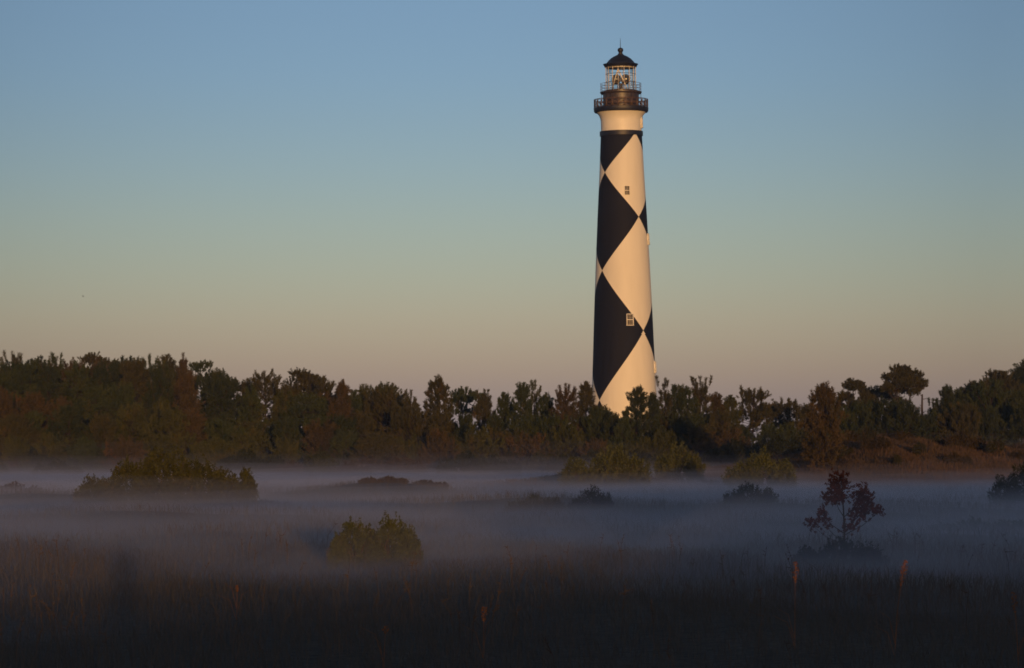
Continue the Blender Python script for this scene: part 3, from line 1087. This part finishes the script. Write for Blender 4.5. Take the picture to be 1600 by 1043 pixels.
shrub(255, 701, 805, 145, 55, [(0.02, 0.48, 1.04), (-0.32, 0.46, 0.84), (-0.68, 0.34, 0.58), (0.38, 0.46, 0.86), (0.66, 0.32, 0.66), (0.88, 0.14, 0.72)],
      "largest spreading shrub, dense and olive, standing out of the mist before the left wood", (0.062, 0.064, 0.028), 0.15, 0.05, 1.5, 0.5, 0.5, seed=1)
shrub(586, 803, 888, 76, 29, [(-0.42, 0.54, 0.95), (0.34, 0.52, 1.0), (0.68, 0.34, 0.76), (-0.05, 0.5, 0.78), (-0.74, 0.28, 0.66)],
      "rounded yellow-green shrub with a notch in its top, alone in the mist", (0.080, 0.090, 0.046), 0.07, 0.022, 5.0, 0.16, 0.4, seed=2, bare=0.05)
shrub(945, 694, 766, 76, 78, [(0.1, 0.55, 1.0), (-0.6, 0.42, 0.72), (0.62, 0.4, 0.8), (0.3, 0.3, 1.02)],
      "feathery pale yellow-green shrub at the wood's edge below the lighthouse", LG, 0.2, 0.06, 0.9, 0.75, 0.55, seed=3)
shrub(1060, 690, 745, 40, 86, [(0, 0.8, 1.0), (-0.6, 0.4, 0.7), (0.7, 0.4, 0.7)],
      "small olive shrub between the feathery pale shrub and the grassy dune", LG, 0.2, 0.06, 0.9, 0.7, 0.6, seed=4)
shrub(1188, 700, 766, 60, 76, [(0, 0.62, 1.0), (-0.6, 0.42, 0.7), (0.6, 0.45, 0.8)],
      "feathery yellow-green shrub left of the rusty cedar at the dune's foot", LG, 0.2, 0.06, 0.9, 0.7, 0.55, seed=5)
shrub(926, 756, 808, 36, 50, [(0, 0.7, 1.0), (0.55, 0.4, 0.7), (-0.7, 0.4, 0.5)],
      "dark spiky shrub in the mist in front of the feathery pale shrub", DG, 0.14, 0.03, 1.3, 0.55, 0.85, seed=6)
shrub(836, 768, 812, 52, 50, [(0, 0.6, 1.0), (-0.5, 0.5, 0.72), (0.55, 0.45, 0.8)],
      "low grassy yellowish shrub in the mist left of the dark spiky shrub", OG, 0.14, 0.025, 1.3, 0.5, 0.9, seed=7)
shrub(1172, 752, 806, 46, 52, [(0, 0.7, 1.0), (0.6, 0.4, 0.75), (-0.6, 0.45, 0.7)],
      "hazy olive shrub in the mist below the feathery shrub by the dune", OG, 0.13, 0.035, 1.2, 0.5, 0.75, seed=8)
shrub(1310, 834, 886, 76, 30, [(0.05, 0.65, 1.0), (-0.65, 0.38, 0.72), (0.6, 0.45, 0.8)],
      "dark low shrub mound around the foot of the red sapling", DG, 0.07, 0.025, 3.0, 0.25, 0.5, seed=9)
shrub(1594, 720, 806, 56, 55, [(0.1, 0.7, 1.0), (-0.5, 0.5, 0.72)],
      "green shrub at the far right end of the field, before the grassy dune", OG, 0.14, 0.045, 1.0, 0.55, 0.65, seed=10)
shrub(598, 750, 772, 40, 67, [(0.2, 0.42, 1.0), (-0.5, 0.5, 0.8), (0.7, 0.35, 0.7)],
      "dim rounded shrub on a hummock in the mist, above the notched shrub", BR, 0.14, 0.05, 1.3, 0.35, 0.5, seed=11)
shrub(415, 785, 806, 52, 58, [(0, 0.6, 1.0), (-0.5, 0.5, 0.85), (0.6, 0.4, 0.7)],
      "low dim shrub in the mist right of the largest spreading shrub", BR, 0.12, 0.04, 1.2, 0.35, 0.55, seed=12)
shrub(665, 758, 778, 34, 69, [(0, 0.8, 1.0), (0.7, 0.4, 0.6)],
      "smaller dim shrub in the mist right of the rounded shrub on the hummock", BR, 0.14, 0.05, 1.2, 0.35, 0.5, seed=13)
shrub(22, 752, 780, 40, 70, [(0, 0.8, 1.0), (0.8, 0.5, 0.7)],
      "dim low shrub in the mist at the far left end of the field", BR, 0.13, 0.045, 1.2, 0.35, 0.5, seed=14)
shrub(1530, 806, 868, 90, 42, [(0, 0.6, 1.0), (0.6, 0.5, 0.92), (-0.6, 0.4, 0.6)],
      "broad faint olive shrub in the mist below the right-end green shrub", OG, 0.11, 0.035, 1.2, 0.4, 0.6, seed=15)
# low bushes along the foot of the wood: three grown, the others copies
FOOT = []
rf = np.random.default_rng(44)
for k in range(3):
    FOOT.append(shrub(60, 690, 740, 62, 106, [(0, 0.6, 1.0), (-0.6, 0.4, 0.7), (0.6, 0.42, 0.8)],
                      "dim low bush at the misty foot of the wood, one of a long row", (OG, BR, DG)[k], 0.26, 0.09, 0.55, 0.6, 0.6, seed=30 + k,
                      group="low bushes along the foot of the wood", nb=14))
k = 0
for px in np.arange(-30, 1270, 38):
    D = 106 + rf.uniform(-2.5, 3)
    x = at(px + rf.uniform(-10, 10), 690, D)[0]
    if k < 3:
        t = FOOT[k]
    else:
        src = FOOT[rf.integers(3)]
        t = src.copy()
        COL.objects.link(t)
        for ch in src.children:
            c = ch.copy()
            COL.objects.link(c)
            c.parent = t
    t.location = (x, D * K, float(gz(x, D * K)) - 0.05)
    t.rotation_euler = (0, 0, rf.uniform(0, 6.28))
    q = rf.uniform(0.6, 0.95)
    t.scale = (q, q, q * rf.uniform(0.7, 1.0))
    k += 1

# low scrub on the dune
DUNE = [(1330, 686, 26), (1352, 678, 20), (1408, 684, 30), (1462, 690, 24), (1372, 702, 30), (1436, 708, 26), (1506, 700, 34), (1556, 706, 30), (1492, 722, 30), (1320, 712, 26), (1590, 716, 26), (1400, 724, 24)]
DN = []
for k, (px, py, hp) in enumerate(DUNE):
    # find where this pixel meets the dune's front slope
    D = 70.0
    while D < 99 and at(px, py, D)[2] > float(gz(at(px, py, D)[0], D * K)) + 0.15:
        D += 0.5
    if k < 2:
        t = shrub(px, py - 14, py, hp, D, [(0, 0.6, 1.0), (-0.6, 0.4, 0.75), (0.6, 0.42, 0.8)], "low brown scrub bush growing on the grassy dune, one of a scatter",
                  ((0.050, 0.040, 0.024), (0.042, 0.042, 0.024))[k], 0.16, 0.05, 1.2, 0.3, 0.5, seed=60 + k, group="low scrub bushes on the dune", nb=14)
        DN.append(t)
    else:
        src = DN[k % 2]
        t = src.copy()
        COL.objects.link(t)
        for ch in src.children:
            c = ch.copy()
            COL.objects.link(c)
            c.parent = t
        x = at(px, py, D)[0]
        t.location = (x, D * K, float(gz(x, D * K)) - 0.05)
        q = hp / 26 * rf.uniform(0.8, 1.1)
        t.scale = (q, q, q * rf.uniform(0.7, 1.0))
        t.rotation_euler = (0, 0, rf.uniform(0, 6.28))

# rusty cedar at the foot of the dune
x, H = place(1286, 604, 90)
put_tree('cedar_tree', x, 90 * K, pine(H, 40 * 90 * K / F_PX, np.random.default_rng(71), 'cone', 0.04, 1.3, 2),
         "rusty pyramid-shaped cedar at the left foot of the grassy dune", "tree", None, RUST, bl=0.24, bw=0.05, nb=30, r=np.random.default_rng(72))
# red-leaved sapling
r = np.random.default_rng(81)
cpt = at(1318, 742, 31)
zb = float(gz(cpt[0], 31 * K))
sap = empty("sapling", (cpt[0], 31 * K, zb - 0.03))
tag(sap, "thin red-leaved sapling with a bare stem rising from the dark mound of shrub", "sapling")
H = cpt[2] - zb
w = MB()
w.tube([(0, 0, 0), (0.02, 0, H * 0.4), (-0.02, 0, H * 0.75), (-0.06, 0, H)], [0.035, 0.028, 0.018, 0.008], 6)
P, Dd, L, T = [], [], [], []
for (qx, qy, sx_, sz_, nn) in ((1311, 756, 0.27, 0.40, 130), (1303, 775, 0.30, 0.28, 90), (1346, 772, 0.26, 0.26, 80), (1352, 792, 0.34, 0.32, 120), (1336, 806, 0.22, 0.2, 30), (1284, 800, 0.14, 0.2, 25), (1268, 818, 0.18, 0.2, 30), (1290, 818, 0.2, 0.16, 25), (1372, 798, 0.14, 0.14, 18), (1330, 825, 0.3, 0.14, 25)):
    p = at(qx, qy, 31) - np.array([cpt[0], 31 * K, zb])
    p[1] = r.normal(0, 0.2)
    k = np.clip((p[2] - 0.35 * abs(p[0]) - 0.1) / H, 0.15, 0.95)
    w.tube([(0, 0, k * H * 0.8), (p[0] * 0.55, p[1] * 0.5, (k * H * 0.8 + p[2]) / 2 - 0.04), p], [0.014, 0.009, 0.004], 5, cap=False)
    for s in range(nn):
        o = r.normal(0, 1, 3)
        o = o / np.linalg.norm(o) * r.random() ** 0.45
        P.append(p + o * np.array([sx_, sx_ * 0.8, sz_]))
        d = o * 0.4 + np.array([0, 0, 0.6]) + r.normal(0, .3, 3)
        Dd.append(d / np.linalg.norm(d))
        L.append(r.uniform(0.06, 0.14))
        T.append(np.clip(r.normal(0.45, 0.18), 0, 1))
obj("trunk", w.mesh("trunk", M_TWIG, smooth=True), sap)
c = obj("crown", crown_mesh("crown", np.array(P), np.array(Dd), np.array(L), np.array(T), 16, 0.075, 0.028, (20, 80), M_LEAF, r), sap)
c.color = (0.15, 0.050, 0.038, 1)

# ------------------------------------------------------------------ grass


def grass(name, n_, yr, h, wd, label, side=0.46, clump=0.6, seed=3, xf=None, col=(1, 1, 1)):
    r = np.random.default_rng(seed)
    y = yr[0] + (yr[1] - yr[0]) * r.random(n_) ** 0.85
    x = (r.random(n_) * 2 - 1) * (side * y + 6)
    if xf is not None:
        keep = xf(x, y)
        x, y = x[keep], y[keep]
    y = y * K
    n_ = len(x)
    cx, cy = np.round(x / clump + r.normal(0, .35, n_)), np.round(y / clump + r.normal(0, .35, n_))
    hsh = np.modf(np.abs(np.sin(cx * 12.9898 + cy * 78.233) * 43758.5453))[0]
    big = 0.5 + 0.5 * np.sin(x * 0.35 + 1.2 * np.sin(y * 0.21 / K)) * np.sin(y * 0.3 / K + x * 0.11)
    x = x + (cx * clump - x) * 0.45 * r.random(n_)
    y = y + (cy * clump - y) * 0.45 * r.random(n_)
    hh = h * (0.45 + 0.6 * hsh) * (0.75 + 0.5 * big) * r.uniform(0.5, 1.15, n_)
    z = gz(x, y) - 0.03
    a = r.random(n_) * 6.283
    ln = hh * np.abs(r.normal(0.3, 0.6, n_))
    ld = np.stack([np.cos(a), np.sin(a), np.zeros(n_)], -1)
    sd_ = np.stack([-np.sin(a + 0.6), np.cos(a + 0.6), np.zeros(n_)], -1)
    b_ = np.stack([x, y, z], -1)
    ww = (wd * r.uniform(0.6, 1.3, n_))[:, None]
    up = np.stack([np.zeros(n_), np.zeros(n_), hh], -1)
    v0, v1 = b_ - sd_ * ww / 2, b_ + sd_ * ww / 2
    m_ = b_ + up * 0.62 + ld * (ln * 0.3)[:, None]
    v2, v3 = m_ + sd_ * ww * 0.35, m_ - sd_ * ww * 0.35
    v4 = b_ + up + ld * ln[:, None]
    V = np.stack([v0, v1, v2, v3, v4], 1).reshape(-1, 3)
    k = np.arange(n_) * 5
    q = np.stack([k, k + 1, k + 2, k + 3], -1)
    t = np.stack([k + 3, k + 2, k + 4], -1)
    tn = np.clip(0.25 + 0.35 * hsh + 0.25 * big + r.normal(0, .12, n_), 0, 1)
    o = obj(name, mesh_np(name, V, [q, t], M_GRASS, {"tint": np.repeat(tn, 5)}))
    tag(o, label, "grass", kind='stuff')
    o.color = (*col, 1)
    return o


grass("field_grass", 130000, (9, 34), 0.42, 0.011, "dark tangled grass over the near field", seed=3)
grass("misty_grass", 90000, (32, 78), 0.42, 0.018, "rough grass fading into the mist over the field", clump=1.2, seed=4)
grass("edge_grass", 50000, (78, 112), 0.30, 0.035, "rough grass along the edge of the wood", clump=1.6, seed=5, col=(1.1, 0.9, 0.7))
grass("dune_grass", 330000, (80, 108), 0.42, 0.045, "reddish brown grass covering the dune", clump=1.3, seed=6, col=(1.05, 0.82, 0.58), xf=lambda x, y: x > 13)

# scattered thin weed stalks above the grass
r = np.random.default_rng(77)
w = MB()
for k in range(280):
    D = r.uniform(15, 33)
    x = r.uniform(-0.44, 0.44) * D
    if math.sin(x * 0.8 + D * 0.4) + r.normal(0, 0.7) < 0.2:
        continue
    z0 = float(gz(x, D * K))
    h = r.uniform(0.4, 0.85)
    a, b_ = r.normal(0, 0.10, 2)
    w.tube([(x, D * K, z0), (x + a * h * 0.4, D * K + b_ * h, z0 + h * 0.6), (x + a * h * 1.6, D * K + b_ * h * 2, z0 + h)], [0.006, 0.005, 0.003], 4, cap=False)
    for q in range(r.integers(3, 9)):
        u = r.uniform(0.55, 1.0)
        c = np.array([x + a * h * u * u * 1.5, D * K, z0 + h * u])
        w.tube([c, c + (r.normal(0, 0.05), r.normal(0, 0.05), r.uniform(0.0, 0.07))], [0.008, 0.002], 4, cap=False)
tag(obj("weeds", w.mesh("weeds", paint("dry_weed_stalks", (0.10, 0.07, 0.05), 0.9, noise=0.3, spec=0.1))), "thin dry weed stalks scattered through the near grass", "weeds", kind='stuff')

# ------------------------------------------------------------------ sea oats
M_STEM = paint("dry_oat_stem", (0.24, 0.11, 0.05), 0.8, noise=0.2, spec=0.1)
M_HEAD = paint("dry_oat_seeds", (0.30, 0.125, 0.045), 0.8, noise=0.3, scale=40, spec=0.1)
OATS = [
    (1243, 874, 17.5, 0.30, 0.02, "tall sea oat with the fullest upright orange seed head, right half of the field"),
    (1415, 872, 17.0, 0.36, 0.22, "leaning sea oat with a long slanted seed head near the red-leaved sapling"),
    (1583, 922, 15.8, 0.26, -0.12, "short orange sea oat at the right end of the field"),
    (757, 945, 16.5, 0.20, 0.05, "single thin sea oat below the middle of the view, in dark grass"),
    (371, 912, 20.5, 0.10, 0.04, "small orange sea oat tip in the grass below the largest spreading shrub"),
    (603, 975, 15.5, 0.09, 0.08, "short dull reddish sea oat in dark grass below the notched shrub"),
]
for i, (px, py, D, hl, ln, lab) in enumerate(OATS):
    r = np.random.default_rng(300 + i)
    p = at(px, py, D)
    zb = float(gz(p[0], D * K))
    H = p[2] - zb
    lean = ln * H * 0.5
    t = empty("sea_oat", (p[0] - lean, D * K, zb - 0.02))
    tag(t, lab, "sea oat", "sea oats standing above the field")
    s = np.linspace(0, 1, 8)
    cv = np.column_stack([lean * s ** 2, 0 * s, H * s])
    w = MB()
    w.tube(cv, 0.006 * (1 - 0.6 * s), 5)
    for k in range(3):
        a = r.random() * 6.28
        q0 = cv[0] + (0, 0, 0.1 * k)
        d = np.array([math.cos(a), math.sin(a), 0])
        w.tube([q0, q0 + d * 0.12 + (0, 0, 0.35), q0 + d * 0.35 + (0, 0, 0.45)], [0.004, 0.003, 0.001], 4, cap=False)
    obj("stem", w.mesh("stem", M_STEM), t)
    V, Fq = [], []
    ns = int(170 * hl) + 12
    for k in range(ns):
        u = r.random()
        zc = H - hl * u
        c = np.array([np.interp(zc, cv[:, 2], cv[:, 0]), 0, zc])
        a = r.random() * 6.28
        spread = 0.035 * math.sin(math.pi * min(1, u * 0.9 + 0.12)) + 0.008
        d = np.array([math.cos(a), math.sin(a), 0.0])
        c = c + d * spread * r.uniform(0.4, 1.2)
        ax = np.array([d[0] * 0.4 + ln * 0.6, d[1] * 0.4, r.uniform(-1.0, 0.5)])
        ax /= np.linalg.norm(ax)
        sd_ = np.cross(ax, r.normal(size=3))
        sd_ /= np.linalg.norm(sd_)
        th3 = np.cross(ax, sd_) * 0.004
        L_ = r.uniform(0.018, 0.032)
        k0 = len(V)
        V += [c - ax * L_ / 2, c + sd_ * 0.008 + th3, c + ax * L_ / 2, c - sd_ * 0.008 + th3, c + sd_ * 0.008 - th3, c - sd_ * 0.008 - th3]
        Fq += [(k0, k0 + 1, k0 + 2, k0 + 3), (k0, k0 + 5, k0 + 2, k0 + 4)]
    obj("seed_head", mesh_np("seed_head", V, [np.array(Fq)], M_HEAD), t)

# ------------------------------------------------------------------ bird
bp_ = at(129.8, 463.5, 180)
V = [(-0.16, 0, 0.02), (0.17, 0, 0.0), (0.0, 0.05, 0.0), (0.0, -0.05, 0.0), (0.02, 0, 0.045), (0.0, 0, -0.045),
     (0.06, 0.05, 0.02), (-0.05, 0.05, 0.02), (0.0, 0.34, 0.16), (0.06, -0.05, 0.02), (-0.05, -0.05, 0.02), (0.0, -0.34, 0.16), (-0.26, 0.05, 0.02), (-0.26, -0.05, 0.02)]
T = [(1, 2, 4), (1, 4, 3), (1, 5, 2), (1, 3, 5), (0, 4, 2), (0, 3, 4), (0, 2, 5), (0, 5, 3), (6, 8, 7), (9, 10, 11), (0, 12, 13)]
bird = obj("bird", mesh_np("bird", np.array(V, float), [np.array(T)], paint("dark_feathers", (0.03, 0.028, 0.025), 0.8)), None, bp_)
bird.rotation_euler = (0.5, 0.3, 0.7)
tag(bird, "tiny dark bird flying in the open sky above the left wood", "bird")

# ------------------------------------------------------------------ photographer, whose shadow falls on the mist
PX, PY = SUN[:2] / np.linalg.norm(SUN[:2]) * 0.75


def person():
    me = bpy.data.meshes.new("person")
    J = {'pelvis': (0, 0, 0.95), 'chest': (0, 0, 1.28), 'neck': (0, 0, 1.46), 'head': (0, 0.02, 1.58), 'crown': (0, 0.0, 1.70),
         'sl': (-0.19, 0, 1.40), 'el': (-0.26, 0.12, 1.16), 'hl': (-0.10, 0.30, 1.40), 'sr': (0.19, 0, 1.40), 'er': (0.26, 0.12, 1.16), 'hr': (0.10, 0.30, 1.40),
         'kl': (-0.13, 0.02, 0.5), 'al': (-0.14, -0.02, 0.08), 'tl': (-0.15, 0.14, 0.04), 'kr': (0.13, 0.02, 0.5), 'ar': (0.14, -0.02, 0.08), 'tr': (0.15, 0.14, 0.04)}
    rad = {'pelvis': .16, 'chest': .17, 'neck': .06, 'head': .095, 'crown': .07, 'sl': .07, 'el': .05, 'hl': .04, 'sr': .07, 'er': .05, 'hr': .04, 'kl': .07, 'al': .05, 'tl': .04, 'kr': .07, 'ar': .05, 'tr': .04}
    k = list(J)
    E = [('pelvis', 'chest'), ('chest', 'neck'), ('neck', 'head'), ('head', 'crown'), ('chest', 'sl'), ('sl', 'el'), ('el', 'hl'), ('chest', 'sr'), ('sr', 'er'), ('er', 'hr'), ('pelvis', 'kl'), ('kl', 'al'), ('al', 'tl'), ('pelvis', 'kr'), ('kr', 'ar'), ('ar', 'tr')]
    me.from_pydata([J[x] for x in k], [(k.index(a), k.index(b)) for a, b in E], [])
    o = obj("person", me)
    s = o.modifiers.new("skin", 'SKIN')
    for i, x in enumerate(k):
        me.skin_vertices[0].data[i].radius = (rad[x], rad[x])
    me.skin_vertices[0].data[0].use_root = True
    o.modifiers.new("sub", 'SUBSURF').render_levels = 1
    me.materials.append(paint("dark_jacket", (0.03, 0.035, 0.05), 0.9))
    o.location = (PX, PY, float(gz(PX, PY)))
    o.rotation_euler = (0, 0, -0.1)
    tag(o, "photographer in dark clothes standing on the low dune behind the viewpoint", "person")


person()

# ------------------------------------------------------------------ ground fog, in thin overlapping layers
def fog_mat(dens):
    m, n, l = new_mat("ground_fog")
    n.remove(n["Principled BSDF"])
    pv = n.new("ShaderNodeVolumePrincipled")
    pv.inputs["Color"].default_value = (0.84, 0.83, 0.96, 1)
    pv.inputs["Density"].default_value = dens / K
    pv.inputs["Anisotropy"].default_value = 0.3
    l.new(pv.outputs[0], n["Material Output"].inputs["Volume"])
    return m


def fog_layer(k, top, y0, dens, amp):
    xs, ys = np.linspace(-95, 105, 81), np.linspace(y0, 150, 61)
    X, Y = np.meshgrid(xs, ys, indexing='ij')
    Y = Y + (3.0 * np.sin(X * 0.17 + k) + 1.5 * np.sin(X * 0.43 + 2 * k)) * (1 - smooth(y0, y0 + 25, Y))
    Z = top + amp * (np.sin(X * 0.16 + k * 1.7) * np.cos(Y * 0.11 + k) + 0.6 * np.sin(X * 0.33 - Y * 0.21 + k * 2.1))
    Z = Z * (0.25 + 0.75 * smooth(y0 - 3, y0 + 14, Y))
    a, b_ = X.shape
    Y = Y * K
    V = np.concatenate([np.stack([X, Y, Z], -1).reshape(-1, 3), np.stack([X, Y, np.full_like(X, -1.0)], -1).reshape(-1, 3)])
    i, j = np.meshgrid(np.arange(a - 1), np.arange(b_ - 1), indexing='ij')
    q = np.stack([i * b_ + j, (i + 1) * b_ + j, (i + 1) * b_ + j + 1, i * b_ + j + 1], -1).reshape(-1, 4)
    N = a * b_
    F = [q, q[:, ::-1] + N]
    for (s0, s1) in [((np.arange(a - 1)) * b_, (np.arange(1, a)) * b_), ((np.arange(1, a)) * b_ + b_ - 1, (np.arange(a - 1)) * b_ + b_ - 1),
                     (np.arange(1, b_), np.arange(b_ - 1)), ((a - 1) * b_ + np.arange(b_ - 1), (a - 1) * b_ + np.arange(1, b_))]:
        F.append(np.stack([s1, s0, s0 + N, s1 + N], -1))
    o = obj("fog", mesh_np("fog", V, F, fog_mat(dens)))
    tag(o, "thin layer of pale ground fog lying over the field", "fog", "layers of ground fog", 'stuff')


for k, (top, y0, dens, amp) in enumerate([(0.5, 7, 0.009, 0.06), (0.30, 20, 0.032, 0.08), (0.46, 22, 0.022, 0.12), (0.62, 23, 0.017, 0.16), (0.80, 25, 0.011, 0.20),
                                          (1.00, 27, 0.0065, 0.24), (1.25, 29, 0.0036, 0.30), (1.6, 33, 0.0018, 0.36), (1.4, 86, 0.008, 0.36), (1.9, 88, 0.005, 0.42), (2.6, 90, 0.003, 0.55), (3.4, 92, 0.0016, 0.7)]):
    fog_layer(k, top, y0, dens, amp)

# drifting wisps: flat lens-shaped patches of denser fog
rw = np.random.default_rng(5)
th = np.linspace(0, 2 * math.pi, 33)[:-1]
WISPS = [(4, 29, 8, 3.5, 1.1), (12, 28, 7, 3, 1.5), (7, 38, 9, 4, 1.3), (-19, 40, 9, 4, 1.4),
         (17, 36, 8, 4, 1.6), (-5, 47, 9, 4, 1.2), (9, 50, 10, 4, 1.4), (24, 47, 9, 4, 1.5), (-26, 56, 12, 5, 1.3), (-8, 66, 12, 5, 1.1), (12, 70, 11, 5, 1.0),
         (7.5, 27, 5, 2.5, 2.2), (-2.6, 26, 3.5, 2.0, 1.2), (-11, 47, 9, 3, 1.6), (3.5, 45, 5, 2.5, 1.7), (10, 47.5, 5, 2.5, 1.7), (23, 50.5, 6, 2.5, 2.0), (-15.8, 50.5, 8, 2.5, 1.6), (34, 64, 12, 5, 1.4), (-38, 88, 15, 6, 1.4), (-14, 92, 16, 6, 1.5), (14, 92, 14, 5, 1.0)]
for (wx, wy, rx, ry, h) in WISPS:
    w = MB()
    pr = [(0.02, 1.0), (0.3, 0.95), (0.55, 0.80), (0.78, 0.52), (0.92, 0.26), (1.0, 0.0), (0.92, -0.3), (0.5, -0.5), (0.02, -0.55)]
    pts = np.array([[(p * rx * (1 + 0.18 * math.sin(2 * a + wx) + 0.1 * math.sin(5 * a + wy)) * math.cos(a), p * ry * K * math.sin(a), q * h) for a in th] for p, q in pr])
    i, j = np.meshgrid(np.arange(len(pr) - 1), np.arange(32), indexing='ij')
    j2 = (j + 1) % 32
    w.add(pts.reshape(-1, 3), np.stack([i * 32 + j2, i * 32 + j, (i + 1) * 32 + j, (i + 1) * 32 + j2], -1).reshape(-1, 4))
    caps = [(0, k_ + 1, k_ + 2) for k_ in range(30)] + [(256 + 0, 256 + k_ + 2, 256 + k_ + 1) for k_ in range(30)]
    w.t.append(np.array(caps))
    o = obj("fog", w.mesh("fog", fog_mat(0.036 if wy < 28 else 0.026 if ry == 2.5 else 0.015 if wy < 45 else 0.011), smooth=True), None, (wx, wy * K, float(gz(wx, wy * K)) * 0.5))
    tag(o, "drifting wisp of denser fog low over the field", "fog", "drifting wisps of fog", 'stuff')

# ------------------------------------------------------------------ faint haze box, added to lift the darkest tones
w = MB()
w.box((10, 250, 31.25), (260, 420, 32.75))
m, n, l = new_mat("black_lift_haze")
n.remove(n["Principled BSDF"])
pv = n.new("ShaderNodeVolumePrincipled")
pv.inputs["Color"].default_value = (0.72, 0.80, 1.0, 1)
pv.inputs["Anisotropy"].default_value = 0.6
pv.inputs["Density"].default_value = 0.00013
l.new(pv.outputs[0], n["Material Output"].inputs["Volume"])
tag(obj("haze", w.mesh("haze", m)), "faint added haze over the whole field and wood, lifting the darks", "haze", kind='stuff')
